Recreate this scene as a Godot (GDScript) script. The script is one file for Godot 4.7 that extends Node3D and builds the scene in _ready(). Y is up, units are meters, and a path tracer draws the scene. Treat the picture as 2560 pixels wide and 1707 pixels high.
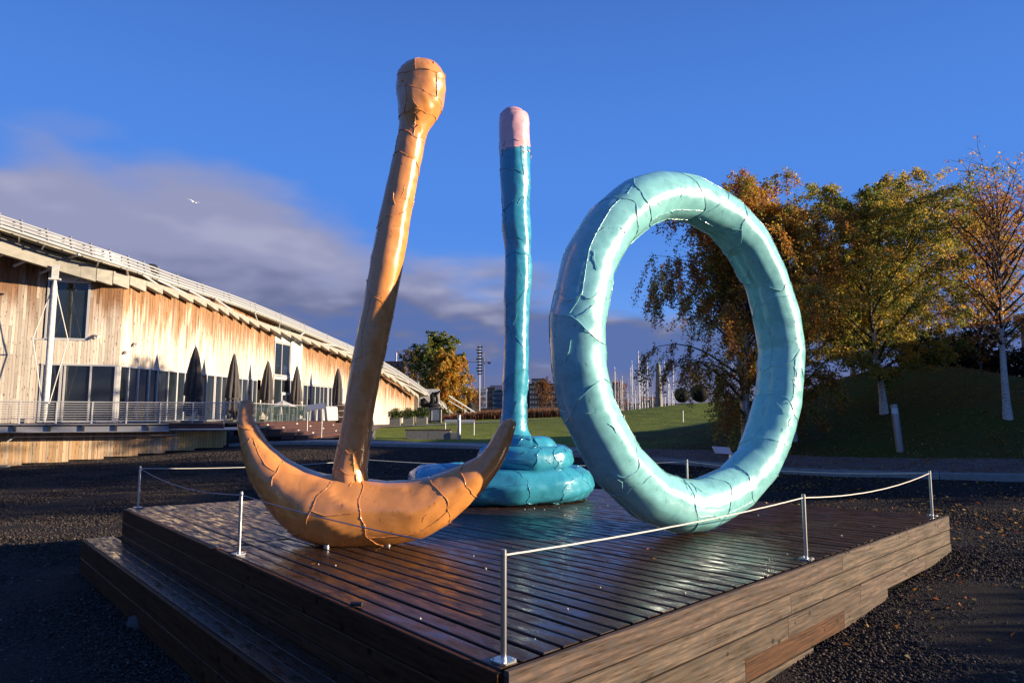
extends Node3D

# ---------------------------------------------------------------- mesh builder
class MB:
	var v := PackedVector3Array()
	var n := PackedVector3Array()
	var uv := PackedVector2Array()
	var c := PackedColorArray()
	var idx := PackedInt32Array()
	var col := Color(1, 1, 1)

	func tri(a: Vector3, b: Vector3, d: Vector3, out: Vector3, ua := Vector2.ZERO, ub := Vector2.ZERO, ud := Vector2.ZERO):
		var g := (b - a).cross(d - a)
		if g.length_squared() < 1e-14:
			return
		var i := v.size()
		var nn := g.normalized()
		if nn.dot(out) > 0.0:
			v.append_array(PackedVector3Array([a, d, b])); uv.append_array(PackedVector2Array([ua, ud, ub]))
		else:
			nn = -nn
			v.append_array(PackedVector3Array([a, b, d])); uv.append_array(PackedVector2Array([ua, ub, ud]))
		for k in 3:
			n.append(nn); c.append(col); idx.append(i + k)

	func quad(a: Vector3, b: Vector3, d: Vector3, e: Vector3, out: Vector3, ua := Vector2(0, 0), ub := Vector2(1, 0), ud := Vector2(1, 1), ue := Vector2(0, 1)):
		tri(a, b, d, out, ua, ub, ud)
		tri(a, d, e, out, ua, ud, ue)

	# a section (counter-clockwise, x = right, y = up seen along the axis) pushed from p0 to p1
	func prism(p0: Vector3, p1: Vector3, up: Vector3, sec: PackedVector2Array, uo := Vector2.ZERO, caps := true):
		var dir := (p1 - p0).normalized()
		if absf(dir.dot(up)) > 0.98 * up.length():
			up = Vector3(0, 0, 1) if absf(dir.z) < 0.9 else Vector3(1, 0, 0)
		var side := dir.cross(up).normalized()
		var u2 := side.cross(dir)
		var len := p0.distance_to(p1)
		var m := sec.size()
		var run := 0.0
		for i in m:
			var a: Vector2 = sec[i]
			var b: Vector2 = sec[(i + 1) % m]
			var va := side * a.x + u2 * a.y
			var vb := side * b.x + u2 * b.y
			var w := a.distance_to(b)
			var o := side * (b.y - a.y) - u2 * (b.x - a.x)
			quad(p0 + va, p1 + va, p1 + vb, p0 + vb, o, uo + Vector2(0, run), uo + Vector2(len, run), uo + Vector2(len, run + w), uo + Vector2(0, run + w))
			run += w
		if caps:
			for i in range(1, m - 1):
				var a := side * sec[0].x + u2 * sec[0].y
				var b := side * sec[i].x + u2 * sec[i].y
				var d := side * sec[i + 1].x + u2 * sec[i + 1].y
				tri(p0 + a, p0 + b, p0 + d, -dir, uo + sec[0], uo + sec[i], uo + sec[i + 1])
				tri(p1 + a, p1 + b, p1 + d, dir, uo + sec[0], uo + sec[i], uo + sec[i + 1])

	func bar(p0: Vector3, p1: Vector3, w: float, h: float, up := Vector3.UP, bev := 0.0, uo := Vector2.ZERO):
		prism(p0, p1, up, MB.rect(w, h, bev), uo)

	static func rect(w: float, h: float, bev := 0.0) -> PackedVector2Array:
		var x := w / 2
		var y := h / 2
		if bev <= 0.0:
			return PackedVector2Array([Vector2(-x, -y), Vector2(x, -y), Vector2(x, y), Vector2(-x, y)])
		return PackedVector2Array([Vector2(-x + bev, -y), Vector2(x - bev, -y), Vector2(x, -y + bev), Vector2(x, y - bev), Vector2(x - bev, y), Vector2(-x + bev, y), Vector2(-x, y - bev), Vector2(-x, -y + bev)])

	func box(at: Vector3, size: Vector3, bev := 0.0, yaw := 0.0):
		var d := Vector3(cos(yaw), 0, -sin(yaw))
		bar(at - d * size.x / 2, at + d * size.x / 2, size.z, size.y, Vector3.UP, bev)

	func tube(p: PackedVector3Array, r: PackedFloat32Array, sides := 8, caps := true, uvs := 1.0):
		var m := p.size()
		var ref := Vector3.UP
		var t0 := (p[1] - p[0]).normalized()
		if absf(t0.dot(ref)) > 0.9:
			ref = Vector3.RIGHT
		var nn := (ref - t0 * ref.dot(t0)).normalized()
		var base := v.size()
		var run := 0.0
		for i in m:
			var t := (p[mini(i + 1, m - 1)] - p[maxi(i - 1, 0)]).normalized()
			nn = (nn - t * nn.dot(t)).normalized()
			var bb := t.cross(nn)
			if i > 0:
				run += p[i].distance_to(p[i - 1])
			for k in sides + 1:
				var a := TAU * k / sides
				var d := nn * cos(a) + bb * sin(a)
				v.append(p[i] + d * r[i]); n.append(d); c.append(col)
				uv.append(Vector2(float(k) / sides * uvs, run))
		for i in m - 1:
			for k in sides:
				var a := base + i * (sides + 1) + k
				var b := a + sides + 1
				idx.append_array(PackedInt32Array([a, b, a + 1, a + 1, b, b + 1]))
		if caps:
			for e in [0, m - 1]:
				if r[e] < 0.0006:
					continue
				var out: Vector3 = (p[0] - p[1]) if e == 0 else (p[m - 1] - p[m - 2])
				var s: int = base + e * (sides + 1)
				for k in range(1, sides - 1):
					tri(v[s], v[s + k], v[s + k + 1], out)

	func pipe(a: Vector3, b: Vector3, r: float, sides := 8):
		tube(PackedVector3Array([a, b]), PackedFloat32Array([r, r]), sides)

	func ball(at: Vector3, rad: Vector3, seg := 8, rings := 6, jit := 0.0, noise: FastNoiseLite = null):
		var base := v.size()
		for i in rings + 1:
			for k in seg + 1:
				var th := PI * i / rings
				var ph := TAU * k / seg
				var d := Vector3(sin(th) * cos(ph), cos(th), sin(th) * sin(ph))
				var f := 1.0
				if noise:
					f += jit * noise.get_noise_3dv((at + d) * 10.0)
				v.append(at + d * rad * f); n.append(d); c.append(col); uv.append(Vector2(float(k) / seg, float(i) / rings))
		for i in rings:
			for k in seg:
				var a := base + i * (seg + 1) + k
				var b := a + seg + 1
				idx.append_array(PackedInt32Array([a, b, a + 1, a + 1, b, b + 1]))

	func mesh() -> ArrayMesh:
		var a := []
		a.resize(Mesh.ARRAY_MAX)
		a[Mesh.ARRAY_VERTEX] = v; a[Mesh.ARRAY_NORMAL] = n; a[Mesh.ARRAY_TEX_UV] = uv; a[Mesh.ARRAY_COLOR] = c; a[Mesh.ARRAY_INDEX] = idx
		var m := ArrayMesh.new()
		m.add_surface_from_arrays(Mesh.PRIMITIVE_TRIANGLES, a)
		return m

# ---------------------------------------------------------------- scene helpers
var rng := RandomNumberGenerator.new()
var M := {}
var taken := {}

func numbered(called: String, parent: Node) -> String:
	var key := str(parent.get_instance_id()) + called
	var k: int = taken.get(key, 0)
	taken[key] = k + 1
	return called if k == 0 else "%s_%03d" % [called, k]

func put(called: String, mesh, m: Material, parent: Node = self, kind := "") -> MeshInstance3D:
	var o := MeshInstance3D.new()
	o.name = numbered(called, parent)
	o.mesh = mesh.mesh() if mesh is MB else mesh
	o.material_override = m
	if kind:
		o.set_meta("kind", kind)
	parent.add_child(o, true)
	return o

func tag(o: Node, label: String, category: String, group := "", kind := ""):
	o.set_meta("label", label)
	o.set_meta("category", category)
	if group:
		o.set_meta("group", group)
	if kind:
		o.set_meta("kind", kind)
	return o

func thing(called: String, label: String, category: String, at := Vector3.ZERO, group := "") -> Node3D:
	var o := Node3D.new()
	o.name = numbered(called, self)
	o.position = at
	add_child(o, true)
	tag(o, label, category, group)
	return o

func copy(o: Node3D, at: Vector3, label: String, turn := 0.0, size := 1.0) -> Node3D:
	var d: Node3D = o.duplicate()
	d.name = numbered(String(o.name), self)
	d.position = at
	d.rotation.y = turn
	d.scale = Vector3.ONE * size
	d.set_meta("label", label)
	add_child(d, true)
	return d

func noise(sd: int, freq: float, oct := 4, type := FastNoiseLite.TYPE_SIMPLEX_SMOOTH) -> FastNoiseLite:
	var f := FastNoiseLite.new()
	f.seed = sd
	f.frequency = freq
	f.noise_type = type
	f.fractal_type = FastNoiseLite.FRACTAL_FBM
	f.fractal_octaves = oct
	return f

func lin(r: float, g: float, b: float) -> Color:
	return Color(r, g, b).linear_to_srgb()

func mat(col: Color, rough := 0.7, metal := 0.0, spec := 0.5) -> StandardMaterial3D:
	var m := StandardMaterial3D.new()
	m.albedo_color = col.linear_to_srgb()
	m.roughness = rough
	m.metallic = metal
	m.metallic_specular = spec
	return m

func picture(w: int, h: int, fn: Callable) -> ImageTexture:
	var d := PackedByteArray()
	d.resize(w * h * 3)
	var i := 0
	for y in h:
		for x in w:
			var c: Color = fn.call(x, y)
			d[i] = clampi(int(c.r * 255.0), 0, 255); d[i + 1] = clampi(int(c.g * 255.0), 0, 255); d[i + 2] = clampi(int(c.b * 255.0), 0, 255)
			i += 3
	return ImageTexture.create_from_image(Image.create_from_data(w, h, false, Image.FORMAT_RGB8, d))

# seamless 2-D noise on a torus-free cheap wrap: blend across the edges
func tile(f: FastNoiseLite, x: float, y: float, w: float, h: float) -> float:
	var a := x / w
	var b := y / h
	var s := smoothstep(0.8, 1.0, a)
	var t := smoothstep(0.8, 1.0, b)
	var n0 := lerpf(f.get_noise_2d(x, y), f.get_noise_2d(x - w, y), s)
	if t <= 0.0:
		return n0
	return lerpf(n0, lerpf(f.get_noise_2d(x, y - h), f.get_noise_2d(x - w, y - h), s), t)

# ---------------------------------------------------------------- the lie of the land
func gy(x: float, z: float) -> float:
	var d := minf(-z, 80.0)
	var xx := clampf(x, -32.0, 26.0)
	var y := -0.32 + 0.026 * d + 0.034 * xx
	y += 0.45 * exp(-((x + 13.0) * (x + 13.0) + (z + 39.0) * (z + 39.0)) / 60.0)
	var m1 := exp(-pow((x - 18.2) / 7.2, 2.0) - pow((z + 31.0) / 8.7, 2.0))
	y += 3.2 * m1 + 1.5 * exp(-pow((x - 19.0) / 14.0, 2.0) - pow((z + 57.0) / 11.0, 2.0))
	y += 0.12 * exp(-pow((x - 7.5) / 3.0, 2.0) - pow((z + 10.5) / 3.0, 2.0))
	y = lerpf(y, -2.6, smoothstep(80.0, 104.0, -z))
	if -z > 240.0:
		y = lerpf(y, 0.6, smoothstep(240.0, 250.0, -z))
	return y

var kerb_pts := PackedVector2Array([Vector2(-16, -37.6), Vector2(-12, -37.0), Vector2(-8, -36.4), Vector2(-3, -35), Vector2(-0.6, -33), Vector2(2, -29), Vector2(5, -24.6), Vector2(8, -19.8), Vector2(12.5, -16.6), Vector2(17, -14.8), Vector2(23, -13.4), Vector2(34, -12)])

func kerb_z(x: float) -> float:
	if x <= kerb_pts[0].x:
		return kerb_pts[0].y
	for i in kerb_pts.size() - 1:
		if x <= kerb_pts[i + 1].x:
			var a := kerb_pts[i]
			var b := kerb_pts[i + 1]
			var t := (x - a.x) / (b.x - a.x)
			var m0: float = ((b.y - kerb_pts[maxi(i - 1, 0)].y) / maxf(b.x - kerb_pts[maxi(i - 1, 0)].x, 0.1))
			var e: Vector2 = kerb_pts[mini(i + 2, kerb_pts.size() - 1)]
			var m1: float = (e.y - a.y) / maxf(e.x - a.x, 0.1)
			var h := b.x - a.x
			var t2 := t * t
			var t3 := t2 * t
			return (2 * t3 - 3 * t2 + 1) * a.y + (t3 - 2 * t2 + t) * h * m0 + (-2 * t3 + 3 * t2) * b.y + (t3 - t2) * h * m1
	return kerb_pts[-1].y

const PATH_W := 2.5

# ---------------------------------------------------------------- start
func _ready():
	rng.seed = 7
	camera_and_light()
	materials()
	ground()
	museum()
	sculptures()
	platform()
	barriers()
	lawn_things()
	trees()
	marina_and_town()
	litter()

func camera_and_light():
	var cam := Camera3D.new()
	cam.name = "camera"
	cam.fov = 53.07
	cam.position = Vector3(0, 2.206, 0)
	cam.rotation_degrees = Vector3(6.169, 0, 0)
	cam.near = 0.05
	cam.far = 3000
	add_child(cam)
	cam.current = true
	var we := WorldEnvironment.new()
	we.name = "world_environment"
	var e := Environment.new()
	e.background_mode = Environment.BG_SKY
	e.tonemap_mode = Environment.TONE_MAPPER_LINEAR
	e.tonemap_exposure = 2.2
	e.background_energy_multiplier = 0.47
	e.sdfgi_enabled = true
	e.ssao_enabled = true
	e.ssil_enabled = true
	e.sky = Sky.new()
	e.sky.sky_material = sky()
	we.environment = e
	add_child(we)
	var sun := DirectionalLight3D.new()
	sun.name = "sun"
	var az := deg_to_rad(83.0)
	var el := deg_to_rad(12.0)
	var to := Vector3(sin(az) * cos(el), sin(el), cos(az) * cos(el))
	sun.position = to * 50.0
	add_child(sun)
	sun.look_at(Vector3.ZERO, Vector3.UP)
	sun.light_energy = 1.6
	sun.light_color = Color(1.0, 0.92, 0.80)
	sun.light_angular_distance = 0.5
	sun.shadow_enabled = true

func sky() -> PanoramaSkyMaterial:
	var w := 2048
	var h := 1024
	var d := PackedFloat32Array()
	d.resize(w * h * 3)
	var n1 := noise(11, 1.1, 5)
	var n2 := noise(12, 2.4, 4)
	var n3 := noise(13, 0.9, 3)
	var i := 0
	for y in h:
		var el := 90.0 - 180.0 * (y + 0.5) / h
		var base: Color
		var c1 := Color(0.052, 0.152, 0.53)
		var c2 := Color(0.083, 0.255, 0.77)
		var c3 := Color(0.165, 0.37, 0.86)
		if el > 16.0:
			base = c2.lerp(c1, smoothstep(16.0, 40.0, el))
			base = base.lerp(Color(0.03, 0.10, 0.40), smoothstep(40.0, 90.0, el))
		else:
			base = c3.lerp(c2, smoothstep(3.0, 17.0, el))
		for x in w:
			var c := base
			if el < 30.0 and el > -3.0:
				var az := fposmod((x + 0.5) / w * 360.0 + 180.0, 360.0) - 180.0
				var er := deg_to_rad(el)
				var ar := deg_to_rad(az)
				var dx := sin(ar)
				var dz := cos(ar)
				var k := 1.0 / (sin(er) + 0.14)
				var px := dx * k
				var pz := dz * k
				var a := n1.get_noise_3d(px * 0.9, pz * 0.9, el * 0.03)
				var b := n2.get_noise_3d(px * 0.8, pz * 0.8, 5.0 + el * 0.05)
				var s := n3.get_noise_2d(dx * 2.0, dz * 2.0)
				var top := 8.6 + 2.5 * s + 11.0 * exp(-pow((az + 30.0) / 21.0, 2.0))
				var den := smoothstep(-1.5, 4.0, top - el + a * 6.0 + b * 1.8)
				den *= 0.94
				var dark := smoothstep(12.5, 6.0, el + b * 3.5 - 2.5 * a) * smoothstep(-0.7, 0.1, a + 0.35)
				var cc := Color(0.31, 0.32, 0.48).lerp(Color(0.080, 0.095, 0.20), dark)
				cc = cc.lerp(Color(0.50, 0.49, 0.62), smoothstep(0.1, 0.7, b + 0.4 * a) * (1.0 - dark) * 0.45)
				c = c.lerp(cc, den)
				c = c.lerp(Color(0.235, 0.23, 0.34), smoothstep(4.5, 0.5, el + b * 1.2) * 0.8)
			if el < 0.0:
				c = c.lerp(Color(0.06, 0.06, 0.07), smoothstep(0.0, -3.0, el))
			d[i] = c.r; d[i + 1] = c.g; d[i + 2] = c.b
			i += 3
	var im := Image.create_from_data(w, h, false, Image.FORMAT_RGBF, d.to_byte_array())
	var p := PanoramaSkyMaterial.new()
	p.panorama = ImageTexture.create_from_image(im)
	return p

# ---------------------------------------------------------------- materials
func wood_picture(sd: int, ca: Color, cb: Color, cc: Color, knots: int, w := 1024, h := 512) -> ImageTexture:
	# u runs along the grain; knots push the grain lines aside
	var na := noise(sd, 0.006, 4)
	var nb := noise(sd + 1, 0.05, 3)
	var nc := noise(sd + 2, 0.012, 3)
	var r := RandomNumberGenerator.new()
	r.seed = sd
	var ks := []
	for k in knots:
		ks.append(Vector3(r.randf() * w, r.randf() * h, r.randf_range(6, 13)))
	return picture(w, h, func(x: int, y: int) -> Color:
		var yy := float(y)
		var kd := 0.0
		for k in ks:
			var dx: float = absf(x - k.x)
			dx = minf(dx, w - dx)
			var dy: float = y - k.y
			if absf(dy) > h / 2.0:
				dy -= h * signf(dy)
			if dx < 70.0 and absf(dy) < 60.0:
				var q: float = exp(-(dx * dx / (k.z * k.z * 9.0) + dy * dy / (k.z * k.z * 4.0)))
				yy += q * dy * 0.9
				kd = maxf(kd, smoothstep(1.15, 0.7, sqrt(dx * dx * 0.6 + dy * dy) / k.z))
		var g := tile(na, x * 0.35, yy * 9.0, w * 0.35, h * 9.0)
		var f := tile(nb, x * 0.18, yy * 6.0, w * 0.18, h * 6.0)
		var s := tile(nc, x * 1.0, y * 1.6, w, h * 1.6)
		var t := clampf(0.5 + g * 1.15 + f * 0.5, 0.0, 1.0)
		var c := ca.lerp(cb, t).lerp(cc, clampf(0.35 + s * 1.0, 0.0, 0.85) * 0.8)
		c = c.lerp(ca * 0.35, kd * 0.85)
		return c.linear_to_srgb())

func textured(t: Texture2D, scale: Vector2, rough := 0.7, tint := Color(1, 1, 1), spec := 0.5, bump := 0.0, vc := false) -> StandardMaterial3D:
	var m := StandardMaterial3D.new()
	m.albedo_texture = t
	m.albedo_color = tint.linear_to_srgb()
	m.uv1_scale = Vector3(scale.x, scale.y, 1)
	m.roughness = rough
	m.metallic_specular = spec
	m.vertex_color_use_as_albedo = vc
	if bump > 0.0:
		m.heightmap_enabled = true
		m.heightmap_texture = t
		m.heightmap_scale = bump
	return m

func world_mapped(m: StandardMaterial3D, s: float) -> StandardMaterial3D:
	m.uv1_triplanar = true
	m.uv1_world_triplanar = true
	m.uv1_scale = Vector3.ONE * s
	return m

func materials():
	# wet dark deck timber
	var deck_pic := wood_picture(31, Color(0.017, 0.010, 0.006), Color(0.045, 0.027, 0.016), Color(0.032, 0.024, 0.019), 14)
	var wet_n := noise(41, 0.010, 4)
	var wet_f := noise(42, 0.08, 3)
	var wet := picture(512, 512, func(x, y): 
		var q: float = 0.35 + 0.44 * tile(wet_n, x, y * 2.0, 512, 1024) + 0.16 * tile(wet_f, x * 0.3, y * 3.0, 153.6, 1536)
		q = clampf(q, 0.07, 0.62)
		return Color(q, q, q))
	M.deck = textured(deck_pic, Vector2(0.45, 0.9), 1.0, Color(1.65, 1.2, 0.92), 0.45, 0.16)
	M.deck.roughness_texture = wet
	M.deck.vertex_color_use_as_albedo = true
	var fascia_pic := wood_picture(35, Color(0.020, 0.012, 0.007), Color(0.092, 0.062, 0.043), Color(0.044, 0.036, 0.031), 13)
	M.fascia = textured(fascia_pic, Vector2(0.5, 1.0), 0.75, Color(1.75, 1.82, 1.82), 0.3, 0.5, true)
	M.dark_fascia = textured(deck_pic, Vector2(0.4, 0.8), 0.5, Color(2.3, 1.45, 0.95), 0.18, 0.15, true)
	M.dark_fascia.roughness = 0.5
	# sculptures
	var scuff_n := noise(51, 0.02, 5)
	var scuff_f := noise(52, 0.11, 3)
	var scuff := picture(512, 512, func(x, y):
		var q: float = clampf(0.96 + 0.10 * tile(scuff_n, x, y, 512, 512) - 0.35 * smoothstep(0.30, 0.5, tile(scuff_f, x, y * 0.35, 512, 179.2)) * smoothstep(0.1, 0.4, tile(scuff_n, y, x, 512, 512)), 0.0, 1.0)
		return Color(q, q, q))
	var shine := picture(256, 256, func(x, y):
		var q: float = clampf(0.27 + 0.24 * tile(scuff_n, x * 2.0, y * 2.0, 512, 512), 0.14, 0.55)
		return Color(q, q, q))
	for a in [["orange", Color(0.72, 0.285, 0.072)], ["teal", Color(0.235, 0.56, 0.56)], ["blue", Color(0.040, 0.305, 0.425)], ["pink", Color(0.80, 0.44, 0.44)]]:
		var m := mat(a[1], 1.0, 0.0, 0.6)
		m.albedo_texture = scuff
		m.roughness_texture = shine
		m.clearcoat_enabled = true
		m.clearcoat = 0.22
		m.clearcoat_roughness = 0.14
		M[a[0]] = world_mapped(m, 0.55)
		var s := mat(a[1].lerp(Color(0.3, 0.26, 0.22), 0.08), 0.22, 0.0, 0.6)
		s.clearcoat_enabled = true
		s.clearcoat = 0.6
		s.clearcoat_roughness = 0.08
		M[a[0] + "_seam"] = s
	M.steel = mat(Color(0.68, 0.67, 0.66), 0.32, 1.0)
	M.dull_steel = mat(Color(0.42, 0.42, 0.43), 0.38, 1.0)
	M.rope = mat(Color(0.62, 0.58, 0.50), 0.8)
	M.wire = mat(Color(0.30, 0.29, 0.30), 0.5, 0.3)
	# ground
	var gn := noise(61, 0.09, 4)
	var gc := FastNoiseLite.new()
	gc.seed = 62
	gc.noise_type = FastNoiseLite.TYPE_CELLULAR
	gc.frequency = 0.11
	gc.cellular_return_type = FastNoiseLite.RETURN_CELL_VALUE
	var gravel_pic := picture(1024, 1024, func(x, y):
		var q: float = 0.021 + 0.025 * (gc.get_noise_2d(x, y) * 0.5 + 0.5) + 0.014 * tile(gn, x, y, 1024, 1024)
		q = maxf(q, 0.004)
		return Color(q * 1.16, q, q * 0.86).linear_to_srgb())
	var gd := FastNoiseLite.new()
	gd.seed = 62
	gd.noise_type = FastNoiseLite.TYPE_CELLULAR
	gd.frequency = 0.11
	gd.cellular_return_type = FastNoiseLite.RETURN_DISTANCE
	var gravel_h := picture(1024, 1024, func(x, y):
		var q: float = clampf(0.5 - 0.5 * gd.get_noise_2d(x, y) + 0.3 * tile(gn, x, y, 1024, 1024), 0.0, 1.0)
		return Color(q, q, q))
	M.gravel = world_mapped(textured(gravel_pic, Vector2.ONE, 0.95, Color(1, 1, 1), 0.15), 0.55)
	M.gravel.heightmap_enabled = true
	M.gravel.heightmap_texture = gravel_h
	M.gravel.heightmap_scale = 2.0
	var ln := noise(63, 0.02, 5)
	var lf := noise(64, 0.25, 3)
	var lawn_pic := picture(1024, 1024, func(x, y):
		var a: float = tile(ln, x, y, 1024, 1024)
		var b: float = tile(lf, x, y, 1024, 1024)
		var c := Color(0.115, 0.165, 0.022).lerp(Color(0.23, 0.235, 0.042), clampf(0.45 + a * 1.1, 0, 1))
		c = c * (0.95 + 0.7 * b)
		return c.linear_to_srgb())
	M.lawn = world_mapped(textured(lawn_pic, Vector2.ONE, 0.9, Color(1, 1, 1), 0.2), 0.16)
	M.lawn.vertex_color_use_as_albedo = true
	M.lawn.heightmap_enabled = true
	M.lawn.heightmap_texture = lawn_pic
	M.lawn.heightmap_scale = 6.0
	var cn := noise(65, 0.015, 5)
	var cf := noise(66, 0.2, 3)
	var concrete_pic := picture(512, 512, func(x, y):
		var q: float = 0.88 + 0.13 * tile(cn, x, y, 512, 512) + 0.05 * tile(cf, x, y, 512, 512)
		return Color(q, q, q * 0.98))
	M.concrete = world_mapped(textured(concrete_pic, Vector2.ONE, 0.85, Color(0.27, 0.26, 0.24), 0.3, 0.2), 0.7)
	M.kerb = world_mapped(textured(concrete_pic, Vector2.ONE, 0.8, Color(0.36, 0.35, 0.33), 0.3, 0.2), 0.5)
	M.paver = world_mapped(textured(concrete_pic, Vector2.ONE, 0.8, Color(0.27, 0.20, 0.18), 0.3, 0.2), 0.8)
	M.paver.vertex_color_use_as_albedo = true
	M.stone = mat(Color(0.062, 0.053, 0.045), 0.9, 0.0, 0.2)
	M.stone.vertex_color_use_as_albedo = true
	# museum
	var board_pic := wood_picture(37, Color(0.72, 0.66, 0.58), Color(1.0, 0.98, 0.96), Color(0.85, 0.80, 0.74), 18, 512, 512)
	M.boards = textured(board_pic, Vector2(0.35, 1.2), 0.75, Color(1, 1, 1), 0.25, 0.1, true)
	M.white = world_mapped(textured(concrete_pic, Vector2.ONE, 0.45, Color(0.80, 0.78, 0.74), 0.4), 0.4)
	M.rail_white = mat(Color(0.42, 0.42, 0.41), 0.5, 0.0, 0.4)
	M.soffit = world_mapped(textured(concrete_pic, Vector2.ONE, 0.6, Color(0.42, 0.39, 0.34), 0.3), 0.3)
	M.roof = mat(Color(0.30, 0.30, 0.31), 0.5)
	M.grey_metal = mat(Color(0.33, 0.33, 0.34), 0.4, 0.5)
	M.light_metal = mat(Color(0.60, 0.58, 0.55), 0.4, 0.35)
	M.black_metal = mat(Color(0.03, 0.03, 0.032), 0.5, 0.2)
	M.inside = mat(Color(0.035, 0.035, 0.038), 0.9)
	M.curtain = mat(Color(0.34, 0.32, 0.27), 0.9)
	M.glass = mat(Color(0.018, 0.026, 0.034), 0.02, 0.0, 0.9)
	M.glass.transparency = BaseMaterial3D.TRANSPARENCY_ALPHA
	M.glass.albedo_color.a = 0.75
	M.rail_glass = mat(Color(0.05, 0.09, 0.085), 0.03, 0.0, 0.7)
	M.rail_glass.transparency = BaseMaterial3D.TRANSPARENCY_ALPHA
	M.rail_glass.albedo_color.a = 0.35
	M.fabric = mat(Color(0.060, 0.052, 0.048), 0.85)
	M.fabric.rim_enabled = true
	M.fabric.rim = 0.3
	M.cover = mat(Color(0.40, 0.39, 0.38), 0.85)
	M.red_wood = world_mapped(textured(board_pic, Vector2.ONE, 0.5, Color(0.085, 0.037, 0.026), 0.5), 0.8)
	M.black = mat(Color(0.010, 0.010, 0.011), 0.6, 0.0, 0.25)
	# plants
	var bn := noise(71, 0.03, 4)
	var birch_pic := picture(256, 512, func(x, y):
		var q: float = tile(bn, x * 0.5, y * 4.0, 128, 2048)
		var d := smoothstep(0.24, 0.38, q)
		var c := Color(0.62, 0.58, 0.52).lerp(Color(0.05, 0.045, 0.04), d)
		return c.linear_to_srgb())
	M.birch = textured(birch_pic, Vector2(1, 0.6), 0.7, Color(1, 1, 1), 0.3, 0.3)
	M.bark = mat(Color(0.065, 0.045, 0.035), 0.85)
	M.leaf = StandardMaterial3D.new()
	M.leaf.vertex_color_use_as_albedo = true
	M.leaf.roughness = 0.5
	M.leaf.metallic_specular = 0.4
	M.leaf.backlight_enabled = true
	M.leaf.backlight = Color(0.95, 0.95, 0.95)
	M.leaf.cull_mode = BaseMaterial3D.CULL_DISABLED
	M.pale = mat(Color(0.72, 0.70, 0.66), 0.7)
	M.boat = mat(Color(0.80, 0.80, 0.80), 0.3)
	M.dark_glass = mat(Color(0.012, 0.016, 0.022), 0.08, 0.0, 0.7)
	M.mast = mat(Color(0.72, 0.70, 0.66), 0.35, 0.2)

# ---------------------------------------------------------------- ground
func sheet(nx: int, nz: int, fn: Callable) -> MB:
	var b := MB.new()
	for j in nz + 1:
		for i in nx + 1:
			var p: Vector3 = fn.call(float(i) / nx, float(j) / nz)
			b.v.append(p); b.uv.append(Vector2(p.x, p.z)); b.c.append(Color.WHITE); b.n.append(Vector3.UP)
	for j in nz:
		for i in nx:
			var a := j * (nx + 1) + i
			var d := a + nx + 1
			b.idx.append_array(PackedInt32Array([a, a + 1, d, a + 1, d + 1, d]))
	for j in nz + 1:
		for i in nx + 1:
			var a := j * (nx + 1)
			var px: Vector3 = b.v[a + mini(i + 1, nx)] - b.v[a + maxi(i - 1, 0)]
			var pz: Vector3 = b.v[mini(j + 1, nz) * (nx + 1) + i] - b.v[maxi(j - 1, 0) * (nx + 1) + i]
			var q := px.cross(pz)
			b.n[a + i] = (q if q.y > 0 else -q).normalized()
	if b.n.size() > 4:
		var t := (b.v[b.idx[1]] - b.v[b.idx[0]]).cross(b.v[b.idx[2]] - b.v[b.idx[0]])
		if t.y > 0:
			for k in range(0, b.idx.size(), 3):
				var s := b.idx[k]
				b.idx[k] = b.idx[k + 1]; b.idx[k + 1] = s
	return b

func path_point(x: float, back: float, lift: float) -> Vector3:
	var z := kerb_z(x)
	var dz := (kerb_z(x + 0.3) - kerb_z(x - 0.3)) / 0.6
	var nn := Vector2(dz, -1.0).normalized()
	var px := x + nn.x * back
	var pz := z + nn.y * back
	return Vector3(px, gy(px, pz) + lift, pz)

func lawn_left(z: float) -> float:
	return lerpf(-10.5, -12.2, clampf((-z - 38.0) / 27.0, 0, 1))

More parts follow.
